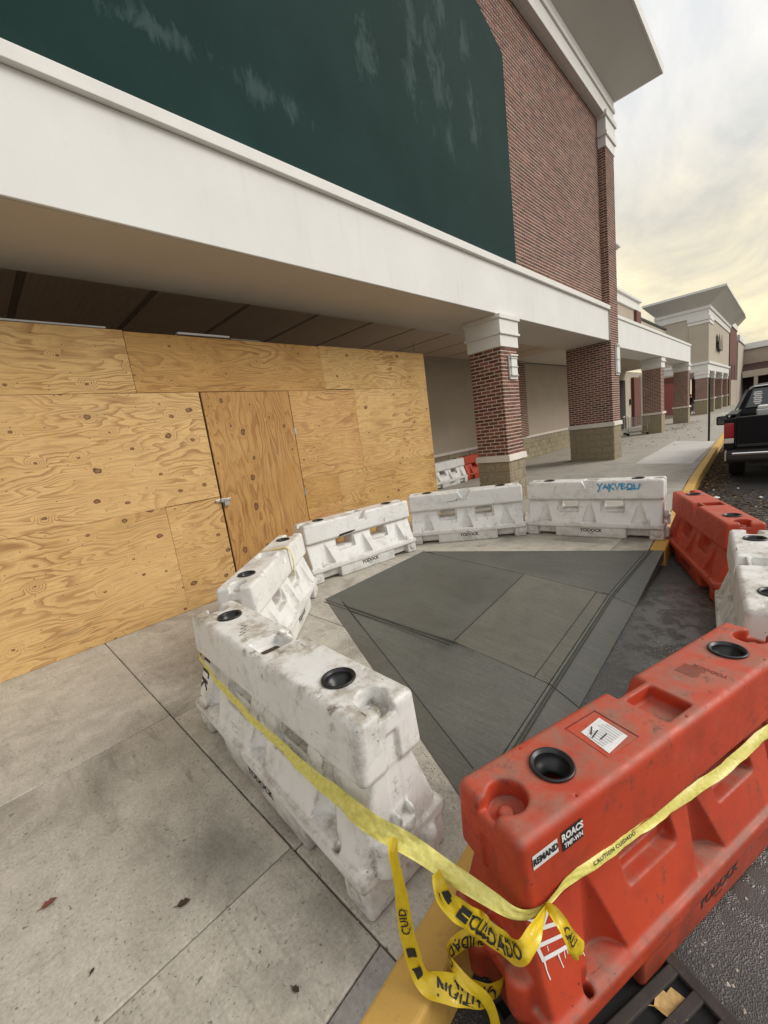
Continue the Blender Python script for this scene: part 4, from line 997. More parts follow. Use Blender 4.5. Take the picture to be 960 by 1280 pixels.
# white spray tag: stroke points in zoomed photo steps turned into (x, z) on the flank
def tagpt(p):
    X, Y = 570+p[0]/3.765, 940+p[1]/3.765
    return (TA[0]+0.022+TA[1]*X+TA[2]*Y, TB[0]+TB[1]*X+TB[2]*Y)
TA = (-2.054894, 0.002865, -0.000593); TB = (3.218841, -0.001784, -0.001335)
tg = [([(420, 690), (395, 780), (385, 850), (440, 875)], 0.016), ([(470, 715), (478, 790), (455, 885)], 0.013), ([(395, 805), (480, 790)], 0.012), ([(348, 765), (378, 788)], 0.014),
      ([(540, 850), (470, 890), (405, 930), (430, 1010), (455, 1085)], 0.017), ([(425, 1012), (490, 965), (548, 922)], 0.016), ([(450, 1082), (520, 1025), (582, 970)], 0.017),
      ([(458, 1085), (468, 1140), (482, 1188)], [0.010, 0.005, 0.006]), ([(515, 1045), (525, 1080), (537, 1118)], [0.008, 0.004, 0.005]), ([(578, 975), (583, 1010), (590, 1048)], [0.008, 0.004, 0.005]),
      ([(550, 1010), (556, 1040)], 0.004), ([(470, 1000), (475, 1030)], 0.004), ([(608, 968), (612, 1000)], 0.013), ([(612, 1000), (628, 1045)], 0.004), ([(540, 1020), (545, 1065)], 0.004)]
dmesh('spray_tag', on_side(*merge([stroke2d([tagpt(p) for p in s], [x*0.62 for x in w] if isinstance(w, list) else w*0.62) for s, w in tg]), -1, 0.002, 0.012), 'spray_white', r8)
# w5: blue graffiti on the beam facing the enclosure (side -1 after yaw), letter strokes
def letters(strs, x0, z0, sx, sz, w):
    return merge([stroke2d([(x0+x*sx, z0+z*sz) for x, z in s], w) for s in strs])
Yk = [[(0, 1), (0.25, 0.55), (0.5, 1.05)], [(0.25, 0.55), (0.22, -0.1)],
      [(0.55, 0.1), (0.75, 0.95), (1.0, 0.05)], [(0.6, 0.45), (0.98, 0.4)],
      [(1.1, 1.0), (1.12, 0.0)], [(1.5, 1.0), (1.13, 0.5), (1.55, 0.0)],
      [(1.6, 1.0), (1.8, 0.05), (2.05, 1.0)],
      [(2.15, 1.0), (2.2, 0.0)], [(2.2, 0.95), (2.5, 0.8), (2.22, 0.55), (2.6, 0.3), (2.2, 0.02)],
      [(2.75, 0.9), (2.65, 0.3), (2.9, 0.05), (3.1, 0.4), (3.0, 0.85), (2.75, 0.9)],
      [(3.2, 0.9), (3.3, 0.1), (3.6, 0.05), (3.75, 0.9)], [(0.1, -0.05), (0.12, -0.4)], [(1.1, 0.0), (1.1, -0.35)], [(3.3, 0.1), (2.6, -0.05)]]
dmesh('blue_graffiti', on_side(*flipx(letters(Yk, 0.10, 0.625, 0.128, 0.08, 0.021)), 1, 0.002, 0.02), 'spray_blue', w5)
# w4 grey scribble, w3 dark scuff patch, w1 squiggle + black tag
dmesh('scribble', on_side(*flipx(merge([stroke2d([(-0.26, 0.60), (-0.2, 0.605), (-0.13, 0.61), (-0.10, 0.635)], 0.006), stroke2d([(-0.12, 0.60), (-0.09, 0.64), (-0.06, 0.60), (-0.05, 0.64)], 0.005), stroke2d([(-0.02, 0.60), (0.0, 0.65), (0.03, 0.62), (0.01, 0.60)], 0.005)])), 1, 0.002), 'print_black', w4)
dmesh('dark_scuff', on_side(*flipx(stroke2d([(-0.36, 0.492), (-0.34, 0.515), (-0.28, 0.52), (-0.17, 0.525), (-0.11, 0.53)], [0.02, 0.03, 0.028, 0.026, 0.01])), 1, 0.002), 'dark_steel', w3)
dmesh('squiggle', on_top(*stroke2d([(-0.34, -0.02), (-0.31, 0.0), (-0.30, -0.04), (-0.27, -0.02), (-0.26, -0.06), (-0.235, -0.04), (-0.225, -0.08)], 0.006), 0.0015), 'print_black', w1)
dmesh('round_sticker', on_side([(-0.075+0.024*math.cos(a*0.5236), 0.635+0.026*math.sin(a*0.5236)) for a in range(12)], [tuple(range(12))], -1, 0.002), 'sticker_white', w1)
bt = [[(0.0, 1.0), (0.0, 0.0), (0.35, 0.0)], [(0.5, 1.0), (0.5, 0.0)], [(0.3, 1.0), (0.75, 1.0)], [(0.95, 1.0), (0.9, 0.0)], [(1.25, 1.0), (0.95, 0.5), (1.3, 0.0)]]
dmesh('black_tag', on_side(*merge([stroke2d([(-0.80+0.10*z, 0.445-0.13*x) for x, z in s], 0.018) for s in bt]), -1, 0.002, 0.015), 'print_black', w1)
# dirty deposit in w1's top pocket
dmesh('dirt_patch', on_top([(-0.055, -0.055), (0.05, -0.06), (0.06, 0.02), (0.01, 0.045), (-0.05, 0.03)], [(0, 1, 2, 3, 4)], 0.002), 'leaf_dark', w1)

# ================================================================== CAUTION TAPE
def catmull(pts, n=10):
    P = [Vector(p) for p in pts]; P = [P[0]*2-P[1]]+P+[P[-1]*2-P[-2]]; out = []
    for i in range(1, len(P)-2):
        for k in range(n):
            t = k/n; a, b_, c, d_ = P[i-1], P[i], P[i+1], P[i+2]
            out.append(0.5*((2*b_)+(c-a)*t+(2*a-5*b_+4*c-d_)*t*t+(3*b_-a-3*c+d_)*t*t*t))
    out.append(P[-2]); return out
def tape(pts, widths, ups, label, m='caution_yellow', texts=(), name='caution_tape', group='yellow caution tape', n=10, par=None, mtext='print_black'):
    """ribbon along pts; ups = width direction at each control point"""
    C = catmull(pts, n); U = catmull(ups, n)
    wl = catmull([(w, 0, 0) for w in widths], n)
    base = Vector(pts[0])
    rows = []
    for i, (c, u) in enumerate(zip(C, U)):
        d = (C[min(i+1, len(C)-1)]-C[max(i-1, 0)]).normalized(); u = (u-d*u.dot(d)).normalized(); nn = d.cross(u)
        rows.append((c-base, u, nn, wl[i].x/2))
    AL = [0.0]
    for i in range(1, len(rows)): AL.append(AL[-1]+(rows[i][0]-rows[i-1][0]).length)
    K = 7; vs = []; fs = []
    for i, (c, u, nn, w) in enumerate(rows):
        for k in range(K):
            t = k/(K-1)*2-1
            S_ = AL[i]; vs.append(c+u*w*t*(1+0.05*math.sin(S_*31+2*t))+nn*(0.10*w*math.sin(S_*70+k*1.9)+0.09*w*math.sin(S_*29+k*3.1)+0.30*w*math.cos(S_*13)*t*t))
    for i in range(len(rows)-1):
        for k in range(K-1): fs.append((i*K+k, i*K+k+1, (i+1)*K+k+1, (i+1)*K+k))
    me = bpy.data.meshes.new(name); me.from_pydata([tuple(v) for v in vs], [], fs); me.update()
    me.polygons.foreach_set('use_smooth', [True]*len(fs))
    if par is None:
        root = empty(name, base, label, 'tape', group)
    else: root = par
    o = link('ribbon', me, m, root)
    if par is not None: o.location = base-Vector(par.location)
    L = [0.0]
    for i in range(1, len(rows)): L.append(L[-1]+(rows[i][0]-rows[i-1][0]).length)
    def at(s, t):
        s = max(0, min(L[-1]-1e-6, s)); i = max(0, next(k for k in range(1, len(L)) if L[k] >= s)-1)
        f = (s-L[i])/(L[i+1]-L[i]); a, b_ = rows[i], rows[i+1]
        c = a[0].lerp(b_[0], f); u = a[1].lerp(b_[1], f); nn = a[2].lerp(b_[2], f).normalized(); w = a[3]+(b_[3]-a[3])*f
        return c+u*w*t, nn
    for s, pos, size, flip, face in texts:
        if s == '#': tv, tf = [(-0.02, -0.022, 0), (0.02, -0.022, 0), (0.02, 0.022, 0), (-0.02, 0.022, 0)], [(0, 1, 2, 3)]
        else:
            tv, tf = text_mesh(s, size*1.25, size*0.024, 0.0, 1.06); tv = [(x*0.80, y, z) for x, y, z in tv]
        v2, f2 = subdiv2d(tv, tf, 0.015); W_ = 0.0375; outv = []
        for x, y in v2:
            xx = -x if flip else x; y2 = -y if flip else y
            if face < 0: xx = -xx
            p, nn = at(pos+xx*0.8, y2/W_); outv.append(tuple(p+nn*0.0025*face))
        dm = bpy.data.meshes.new('lettering'); dm.from_pydata(outv, [], f2); dm.update()
        lo_ = link('lettering', dm, mtext, root)
        if par is not None: lo_.location = base-Vector(par.location)
    return root
TW = 0.075

tp = tape([(-2.64, 0.92, 0.46), (-2.60, 0.785, 0.465), (-2.42, 0.755, 0.452), (-2.04, 0.722, 0.42), (-1.66, 0.703, 0.405), (-1.353, 0.69, 0.40), (-1.088, 0.672, 0.425), (-0.92, 0.655, 0.455), (-0.798, 0.672, 0.46), (-0.664, 0.709, 0.42), (-0.531, 0.744, 0.380), (-0.464, 0.775, 0.357), (-0.424, 0.838, 0.357)],
     [0.022, 0.024, 0.028, 0.032, 0.036, 0.042, 0.052, 0.058, 0.055, 0.05, 0.04, 0.026, 0.016],
     [(0, 0, 1), (0, 0.1, 1), (0.0, 0.3, 1), (0, 0.6, 0.8), (0, 0.4, 0.8), (0, 0.6, 0.7), (0, 0.75, 0.65), (0, 0.8, 0.6), (0, 0.85, 0.55), (0, 0.85, 0.5), (0, 0.8, 0.5), (-0.2, 0.3, 0.8), (0, 0, 1)],
     'long yellow caution tape tied between the nearest white and red barriers', 'caution_faded', [('CAUTION', 0.93, 0.028, False, -1), ('CUIDADO', 1.25, 0.03, False, -1)])
tape([(-0.424, 0.838, 0.357), (-0.40, 0.93, 0.36), (-0.356, 1.036, 0.353), (-0.282, 1.27, 0.325), (-0.157, 1.642, 0.272), (0.002, 2.08, 0.268), (0.10, 2.377, 0.262), (0.09, 2.46, 0.27)],
     [0.016, 0.024, 0.03, 0.032, 0.036, 0.04, 0.042, 0.03], [(0, 0, 1), (-0.3, 0.1, 1), (-0.5, 0.2, 0.7), (-0.3, 0.1, 0.8), (-0.5, 0.2, 0.7), (-0.4, 0.2, 0.7), (-0.3, 0, 1), (0, 0, 1)],
     '', 'caution_faded', [('CAUTION CUIDADO', 0.30, 0.026, False, 1)], par=tp)
tape([(-0.80, 0.652, 0.485), (-0.79, 0.635, 0.45), (-0.772, 0.625, 0.38), (-0.763, 0.614, 0.25), (-0.747, 0.618, 0.09), (-0.72, 0.63, 0.04), (-0.665, 0.661, 0.035), (-0.601, 0.725, -0.02), (-0.575, 0.80, -0.06), (-0.591, 0.85, -0.04), (-0.642, 0.845, 0.01), (-0.688, 0.782, 0.035), (-0.70, 0.723, 0.045), (-0.643, 0.695, 0.055), (-0.576, 0.722, 0.0), (-0.555, 0.728, -0.1), (-0.55, 0.72, -0.17)],
     [0.025, 0.03, 0.034, 0.045, 0.05, 0.058, 0.066, 0.06, 0.045, 0.05, 0.06, 0.05, 0.035, 0.032, 0.03, 0.03, 0.03],
     [(1, 0.6, 0), (1, 0.6, 0), (1, 0.5, 0), (1, 0.8, 0), (1, 0.8, 0.3), (0.2, 0.8, 0.8), (-0.2, 0.8, 0.7), (-0.3, 0.6, 0.8), (0, 0.3, 1), (0.2, -0.1, 1), (0.1, 0.1, 1), (-0.3, 0.3, 0.8), (-0.5, 0.4, 0.6), (-0.2, 0.6, 0.6), (0.4, 0.6, 0.5), (1, 0.5, 0), (1, 0.5, 0)],
     'hanging yellow caution tape looped down over the kerb', 'caution_yellow', [(s_, ps, sz_, fl, fc) for fc in (1, -1) for s_, ps, sz_, fl in (('CUID', 0.25, 0.045, fc > 0), ('#', 0.36, 0, False), ('#', 0.43, 0, False), ('CAUTION', 0.60, 0.055, fc > 0), ('CUIDADO', 0.95, 0.05, fc < 0))])
tape([(-0.669, 0.680, 0.43), (-0.645, 0.668, 0.42), (-0.622, 0.668, 0.385), (-0.567, 0.690, 0.34), (-0.545, 0.712, 0.295), (-0.48, 0.712, 0.305), (-0.43, 0.71, 0.345), (-0.419, 0.76, 0.358), (-0.424, 0.838, 0.357)],
     [0.03, 0.045, 0.06, 0.062, 0.062, 0.06, 0.045, 0.04, 0.02], [(0.6, 0.5, 0.6), (0.6, 0.5, 0.6), (0.4, 0.5, 0.7), (0.1, 0.5, 0.8), (0, 0.4, 0.9), (-0.2, 0.4, 0.9), (-0.4, 0.4, 0.8), (-0.6, 0.2, 0.7), (0, 0, 1)],
     'short yellow caution tape swag against the red barrier end', 'caution_yellow', [(s_, ps, sz_, False, fc) for fc in (1, -1) for s_, ps, sz_ in (('#', 0.06, 0), ('CUIDADO', 0.235, 0.05), ('#', 0.12, 0))])
tape([(-0.424, 0.838, 0.357), (-0.40, 0.832, 0.36), (-0.372, 0.823, 0.345), (-0.358, 0.845, 0.28), (-0.346, 0.868, 0.225)], [0.018, 0.028, 0.036, 0.045, 0.05], [(0, 0, 1), (0.0, 0.8, 0.5), (0.1, 1, 0.2), (0.2, 1, 0.2), (0.3, 1, 0.1)],
     'short loose tail of yellow tape below the knot on the red barrier', 'caution_yellow', [('CAU', 0.10, 0.045, False, 1)])
tape([(-3.66, 1.72, 0.44), (-3.575, 1.78, 0.60), (-3.54, 1.80, 0.735), (-3.50, 1.845, 0.752), (-3.43, 1.94, 0.752), (-3.385, 2.00, 0.735), (-3.36, 2.02, 0.60), (-3.38, 2.0, 0.44)], [0.03, 0.03, 0.025, 0.025, 0.025, 0.025, 0.025, 0.03], [(1, -1, 0.1)]*8,
     'thin yellow tape wrapped over the beam of the angled white barrier', 'caution_yellow')

# ================================================================== FARTHER SHOPS
def tree(root):
    def f(name, mb, m, bev=0.0, par=None, smooth=False):
        o = mb.build(name, m, par or root, bev, 2, smooth)
        if par is None: o.matrix_parent_inverse = Matrix.Translation(-Vector(root.location))
        return o
    return f
def brick_col(f, x0, x1, y0, y1, zb, zt, ztop, base=0.95, fl=True):
    c = f('brick_column', MB().box(x0, x1, y0, y1, base, zt), 'mortar')
    field('brickwork', c, [((x0, y0), (1, 0), (0, -1), x1-x0, base+0.1, int((zt-base-0.1)/0.0677), None), ((x1, y0), (0, 1), (1, 0), y1-y0, base+0.1, int((zt-base-0.1)/0.0677), None)])
    f('column_base', MB().box(x0-0.03, x1+0.03, y0-0.03, y1+0.03, -0.05, base), 'split_block', 0.01, c)
    f('base_cap', MB().box(x0-0.08, x1+0.08, y0-0.08, y1+0.08, base+0.001, base+0.11), 'cast_stone', 0.012, c)
    for z0, z1, e in ((zt, zt+0.28, 0.04), (zt+0.281, zt+0.34, 0.09), (zt+0.341, ztop, 0.06)):
        f('capital', MB().box(x0-e, x1+e, y0-e, y1+e, z0, z1-0.002), 'white_trim', 0.006, c)
    return c
# second canopy block
s2 = empty('shop_row', (-6, 25, 0), 'lower shop row with cream canopy fascia and two brick columns beyond the pier', 'building')
f2 = tree(s2)
f2('canopy_fascia', MB().box(-5.4, -4.45, 15.08, 33.6, 3.75, 4.72), 'white_stucco', 0.006)
f2('fascia_cap', MB().box(-8.1, -4.41, 15.08, 33.64, 4.721, 4.84), 'white_trim', 0.006)
f2('canopy_ceiling', MB().box(-8.1, -5.41, 15.08, 33.6, 3.9, 4.7), 'pale_tan_stucco')
brick_col(f2, -5.35, -4.55, 25.25, 26.05, 0, 3.25, 3.745)
brick_col(f2, -5.25, -4.50, 33.0, 33.7, 0, 3.25, 3.745)
f2('back_wall', MB().box(-8.4, -8.1, 23.1, 40.0, 0, 3.9), 'pale_tan_stucco')
f2('back_pilaster', MB().box(-8.1, -7.9, 34.9, 36.8, 0, 3.5), 'dark_red_brick_far')
f2('white_post', MB().box(-8.1, -7.85, 37.3, 37.9, 0, 3.7), 'white_trim')
f2('dark_doorway', MB().box(-8.12, -8.06, 30.5, 33.2, 0, 3.3), 'dark_interior')
for y in (34.3, 38.6): f2('wall_fitting', MB().box(-8.1, -7.98, y, y+0.3, 1.6, 2.0), 'dark_steel', 0.02)
f2('upper_wall', MB().box(-8.2, -7.0, 15.1, 32.15, 4.9, 7.35), 'tan_stucco')
f2('upper_cornice', MB().box(-8.2, -6.9, 15.1, 32.2, 7.351, 7.85), 'white_trim', 0.02)
f2('cornice_cap', MB().box(-8.2, -6.78, 15.1, 32.3, 7.851, 8.0), 'white_trim', 0.01)
f2('brick_pilaster', MB().box(-7.1, -6.85, 31.2, 32.3, 4.9, 7.3), 'dark_red_brick_far')
f2('low_parapet', MB().box(-8.2, -7.0, 32.4, 40.8, 4.9, 6.95), 'pale_tan_stucco')
f2('parapet_cap', MB().box(-8.25, -6.92, 32.4, 40.85, 6.951, 7.07), 'dark_steel')
# small eave peeking past the pier
f2('rear_eave', MB().prism([(-6.2, 17.6, 7.12), (-4.95, 17.6, 7.12), (-4.95, 18.4, 7.12), (-6.2, 18.4, 7.12)], [(-6.2, 17.3, 7.40), (-4.62, 17.3, 7.40), (-4.62, 18.75, 7.40), (-6.2, 18.75, 7.40)]), 'eave_stucco')
f2('eave_lip', MB().box(-6.2, -4.60, 17.28, 18.77, 7.401, 7.50), 'white_trim', 0.01)
f2('roof_tower', MB().box(-8.2, -5.0, 15.3, 18.35, 4.9, 7.2), 'tan_stucco')
# second tower with sign
t2 = empty('tower_shop', (-6.5, 50, 0), 'beige tower shop with flared roof and small dark oval sign', 'building')
f3 = tree(t2)
TX, TY, TE, TL = -4.62, 43.7, 61.0, -8.2
f3('tower_body', MB().box(TL, TX-0.05, TY+0.05, TE, 4.25, 7.755), 'pale_tan_stucco')
f3('corner_pilaster', MB().box(TX-1.3, TX+0.02, TY-0.02, TY+2.2, 4.25, 7.2), 'pale_tan_stucco', 0.01)
f3('pilaster_cap', MB().box(TX-1.36, TX+0.08, TY-0.08, TY+2.3, 7.2, 7.42), 'white_trim', 0.01)
f3('pilaster_cap', MB().box(TX-1.4, TX+0.12, TY-0.12, TY+2.4, 7.45, 7.75), 'white_trim', 0.01)
f3('white_band', MB().box(TL, TX, TY, TE, 3.54, 4.05), 'white_trim', 0.01)
f3('white_band', MB().box(TL, TX+0.10, TY-0.10, TE+0.1, 4.051, 4.24), 'white_trim', 0.01)
f3('frieze', MB().box(TL-0.05, TX+0.03, TY-0.03, TE+0.03, 7.76, 8.25), 'white_trim', 0.01)
f3('frieze', MB().box(TL-0.1, TX+0.12, TY-0.12, TE+0.12, 8.251, 8.5), 'white_trim', 0.01)
x0, x1, y0, y1 = TL, TX+0.1, TY-0.1, TE+0.1; d = 1.05
f3('flared_roof', MB().prism([(x0, y0, 8.501), (x1, y0, 8.501), (x1, y1, 8.501), (x0, y1, 8.501)], [(x0-d*0.7, y0-d, 9.38), (x1+d, y0-d, 9.38), (x1+d, y1+d, 9.38), (x0-d*0.7, y1+d, 9.38)]), 'eave_stucco')
f3('roof_lip', MB().box(x0-d*0.7-0.02, x1+d+0.03, y0-d-0.03, y1+d+0.03, 9.381, 9.55), 'white_trim', 0.01)
for yc in (43.75, 48.0, 54.3, 59.6): brick_col(f3, TX-0.85, TX-0.05, yc, yc+0.8, 0, 2.95, 3.53, 1.15)
f3('back_wall', MB().box(TL-0.3, TL, 40, 62, 0, 4.2), 'pale_tan_stucco')
f3('porch_ceiling', MB().box(TL, TX-0.02, TY+0.02, TE-0.02, 3.5, 3.535), 'white_trim')
f3('shop_front', MB().box(TL, TL+0.08, 44, 60, 0.1, 3.2), 'shop_glass')
for k in range(8): f3('mullion', MB().box(TL+0.081, TL+0.16, 44+k*2.2, 44.12+k*2.2, 0.1, 3.2), 'white_trim')
f3('red_sign_panel', MB().box(-7.6, -6.7, 43.0, 43.08, 0.3, 2.9), 'red_poster')
f3('side_wall', MB().box(-9.5, TX-2.2, 43.1, 43.4, 0, 3.54), 'pale_tan_stucco')
f3('dark_red_header', MB().box(-8.0, -6.4, 43.0, 43.09, 2.92, 3.4), 'dark_red_brick_far')
# oval sign with script-like lettering
tv, tf = text_mesh('Rolls', 1.75, 0.10, 0.12, 0.95); tw, tg2 = text_mesh('Rolls', 1.75, 0.02, 0.12, 0.95)
sm = MB().add([(TX+0.02, 50.8+x, 6.0+y) for x, y, z in tv]+[(TX+0.16, 50.8+x, 6.0+y) for x, y, z in tv], [tuple(i for i in f_) for f_ in tf]+[tuple(i+len(tv) for i in f_) for f_ in tf])
sg = f3('sign_back', sm, 'dark_steel')
dmesh('sign_lettering', ([(TX+0.19, 50.8+x, 6.0+y) for x, y, z in tw], tg2), 'tan_stucco', sg)
# narrow brick shop
n3 = empty('brick_shop', (-5, 66, 0), 'narrow dark brick shop with moulded cornice past the tower', 'building')
f4 = tree(n3)
f4('brick_front', MB().box(-8, -4.6, 61.3, 69.5, 0, 8.6), 'dark_red_brick_far')
f4('cornice', MB().box(-8, -4.5, 61.25, 69.6, 8.6, 9.2), 'white_trim', 0.02)
f4('cornice', MB().prism([(-8, 61.3, 9.2), (-4.5, 61.3, 9.2), (-4.5, 69.6, 9.2), (-8, 69.6, 9.2)], [(-8, 60.6, 10.1), (-3.8, 60.6, 10.1), (-3.8, 70.3, 10.1), (-8, 70.3, 10.1)]), 'pale_tan_stucco')
f4('lower_wall', MB().box(-4.7, -4.45, 61.35, 69.4, 0, 2.8), 'tan_stucco')
for y in (63.5, 66.8): f4('slot_window', MB().box(-4.61, -4.57, y, y+0.7, 2.85, 4.6), 'dark_interior')
# far cross range
n4 = empty('far_shops', (5, 82, 0), 'distant beige shop range closing the view across the car park', 'building')
f5 = tree(n4)
f5('upper_wall', MB().box(-8, 34, 80.2, 90, 4.9, 7.0), 'tan_stucco')
f5('cornice', MB().box(-8, 34, 79.9, 90, 7.0, 7.8), 'white_trim', 0.02)
f5('side_wall', MB().box(-8, -4.5, 70.4, 80.1, 0, 7.6), 'pale_tan_stucco')
f5('side_cornice', MB().box(-8, -4.35, 70.4, 80.0, 7.6, 8.3), 'white_trim', 0.02)
f5('awning', MB().prism([(-4.4, 77, 3.9), (6, 77, 3.9), (6, 80.1, 3.9), (-4.4, 80.1, 3.9)], [(-4.4, 79.9, 5.0), (3.0, 79.9, 5.0), (3.0, 80.1, 5.0), (-4.4, 80.1, 5.0)]), 'brown_awning')
f5('canopy_fascia', MB().box(-4.4, 34, 76.6, 77, 3.1, 3.95), 'pale_tan_stucco', 0.01)
f5('canopy_deck', MB().box(-4.4, 34, 77, 80.2, 3.2, 3.4), 'brown_awning')
f5('shop_front', MB().box(-8, 34, 80.3, 80.6, 0, 4.9), 'brown_awning')
for k in range(9): f5('canopy_post', MB().box(-3.2+k*4, -2.8+k*4, 76.65, 76.95, ROAD, 3.1), 'pale_tan_stucco')

# sign post by the kerb
sp = empty('sign_post', (-1.93, 18.68, 0), 'thin dark metal post standing by the kerb near the truck', 'post')
MB().tube([(0, 0, -0.05), (0, 0, 2.2)], 0.033, 8).build('pole', 'dark_steel', sp)
MB().box(-0.09, 0.09, -0.01, 0.01, 1.95, 2.2).build('sign_edge', 'dark_steel', sp, loc=(0.0, 0, 0), rot=(0, 0, R(88)))

# ------------------------------------------------------------------ shopping carts
def cart(loc, rz, label):
    t = empty('shopping_cart', loc, label, 'shopping cart', 'shopping carts', R(rz))
    fr = MB()
    for s in (-0.27, 0.27):
        fr.tube([(-0.45, s, 0.15), (-0.42, s, 0.35), (-0.42, s, 0.95), (-0.52, s, 1.03)], 0.014, 6)
        fr.tube([(-0.45, s, 0.15), (0.45, s*0.8, 0.17), (0.42, s*0.8, 0.5)], 0.014, 6)
    fr.tube([(-0.52, -0.27, 1.03), (-0.52, 0.27, 1.03)], 0.018, 6)
    fr.build('frame', 'galvanised', t)
    bk = MB()
    def P(u, v, s): # basket wall: u along, v up, s side
        x = -0.42+u*0.95; return (x, s*(0.27-0.07*u), 0.42+0.12*u+v*(0.5-0.12*u))
    for k in range(6):
        v = k/5
        bk.tube([P(0, v, -1), P(1, v, -1), P(1, v, 1), P(0, v, 1), P(0, v, -1)], 0.005, 4)
    for k in range(11):
        u = k/10
        for s in (-1, 1): bk.tube([P(u, 0, s), P(u, 1, s)], 0.004, 4)
        bk.tube([P(u, 0, -1), P(u, 0, 1)], 0.004, 4)
    bk.build('basket', 'galvanised', t)
    MB().tube([(-0.53, -0.2, 1.035), (-0.53, 0.2, 1.035)], 0.024, 8).build('handle', 'red_poster', t)
    for x in (-0.43, 0.43):
        for s in (-0.24, 0.24): MB().lathe([(0.062, -0.015), (0.062, 0.015)], (x, s, 0.062), 14, 'Y').build('wheel', 'rubber', t)
    return t
cart((-5.55, 25.05, 0), 12, 'wire shopping cart nearer the pier, between the brick columns')
cart((-5.95, 26.1, 0), 25, 'wire shopping cart half hidden behind the farther brick column')
cart((-5.72, 45.5, 0), 60, 'far shopping cart pushed by the person in black')

# ------------------------------------------------------------------ person with the far cart
def person(loc, rz, label):
    t = empty('person', loc, label, 'person', None, R(rz))
    J = {'pel': (0, 0, 0.95), 'wai': (0, 0, 1.12), 'che': (0.02, 0, 1.34), 'nek': (0.03, 0, 1.50), 'hed': (0.05, 0, 1.62), 'top': (0.05, 0, 1.74),
         'ls': (0.02, 0.19, 1.42), 'le': (0.10, 0.25, 1.16), 'lh': (0.34, 0.20, 1.05), 'rs': (0.02, -0.19, 1.42), 're': (0.10, -0.25, 1.16), 'rh': (0.34, -0.20, 1.05),
         'lk': (0.06, 0.11, 0.52), 'lf': (-0.02, 0.12, 0.08), 'lt': (0.14, 0.13, 0.04), 'rk': (-0.02, -0.11, 0.52), 'rf': (-0.14, -0.12, 0.09), 'rt': (0.03, -0.13, 0.04)}
    E_ = [('pel', 'wai'), ('wai', 'che'), ('che', 'nek'), ('nek', 'hed'), ('hed', 'top'), ('che', 'ls'), ('ls', 'le'), ('le', 'lh'), ('che', 'rs'), ('rs', 're'), ('re', 'rh'),
          ('pel', 'lk'), ('lk', 'lf'), ('lf', 'lt'), ('pel', 'rk'), ('rk', 'rf'), ('rf', 'rt')]
    rad = {'pel': .15, 'wai': .14, 'che': .16, 'nek': .06, 'hed': .09, 'top': .075, 'ls': .075, 'le': .052, 'lh': .035, 'rs': .075, 're': .052, 'rh': .035, 'lk': .07, 'lf': .05, 'lt': .04, 'rk': .07, 'rf': .05, 'rt': .04}
    ks = list(J); me = bpy.data.meshes.new('body'); me.from_pydata([J[k] for k in ks], [(ks.index(a), ks.index(b_)) for a, b_ in E_], [])
    o = link('body', me, 'black_cloth', t)
    md = o.modifiers.new('s', 'SKIN')
    for i, k in enumerate(ks): me.skin_vertices[0].data[i].radius = (rad[k], rad[k])
    me.skin_vertices[0].data[0].use_root = True
    o.modifiers.new('u', 'SUBSURF').levels = 1
    dg = bpy.context.evaluated_depsgraph_get(); nm = bpy.data.meshes.new_from_object(o.evaluated_get(dg)); o.modifiers.clear(); o.data = nm
    nm.materials.clear()
    for k in ('black_cloth', 'skin', 'dark_jeans'): nm.materials.append(M[k])
    for p in nm.polygons:
        z = p.center.z; p.material_index = 1 if z > 1.52 or (abs(p.center.x-0.34) < 0.04 and z < 1.12 and z > 0.98) else (2 if z < 0.9 else 0); p.use_smooth = True
    MB().lathe([(0.02, 0.14), (0.08, 0.11), (0.10, 0.05), (0.095, -0.02)], (0.035, 0, 1.66), 14).build('hair', 'black_cloth', t, smooth=True)
    return t
person((-5.98, 44.9, 0), 60, 'tiny far person in black standing behind a cart under the tower canopy')

# ================================================================== PICKUP TRUCK
tx, ty = 0.12, 10.55        # centreline x and rear bumper y
tk = empty('pickup_truck', (tx, ty, ROAD), 'black pickup truck parked at the kerb, seen from behind', 'truck', None, R(1.0))
def pt(name, mb, m, bev=0.0, seg=2, smooth=False, par=None): return mb.build(name, m, par or tk, bev, seg, smooth)
# bed: two side walls, floor, front wall (open bed); y forward, local origin at rear bumper
hw = 0.97
def side_panel(s):
    prof = [(0.10, 0.62), (0.06, 0.95), (0.10, 1.30), (2.15, 1.36), (2.15, 0.62), (1.78, 0.62)]
    for i in range(9):
        a = math.pi*i/8; prof.append((1.32+0.46*math.cos(a), 0.44+0.10+0.44*math.sin(a)))
    prof.append((0.86, 0.62))
    xo = [s*hw if 0.75 < z < 1.25 else s*(hw-0.035) for y, z in prof]
    return MB().prism([(xo[i], y, z) for i, (y, z) in enumerate(prof)], [(s*(hw-0.16), y, z) for y, z in prof])
for s in (-1, 1): pt('bed_side', side_panel(s), 'truck_black', 0.018, 3)
pt('bed_floor', MB().box(-0.81, 0.81, 0.12, 2.15, 0.70, 0.78), 'dark_steel')
pt('bed_rail', MB().box(-hw+0.005, -hw+0.17, 0.12, 2.14, 1.362, 1.385), 'dark_steel', 0.006); pt('bed_rail', MB().box(hw-0.17, hw-0.005, 0.12, 2.14, 1.362, 1.385), 'dark_steel', 0.006)
tg_ = pt('tailgate', MB().prism([(-0.80, 0.06, 0.72), (0.80, 0.06, 0.72), (0.80, 0.13, 0.72), (-0.80, 0.13, 0.72)], [(-0.80, 0.035, 1.32), (0.80, 0.035, 1.32), (0.80, 0.13, 1.32), (-0.80, 0.13, 1.32)]), 'truck_black', 0.02, 3)
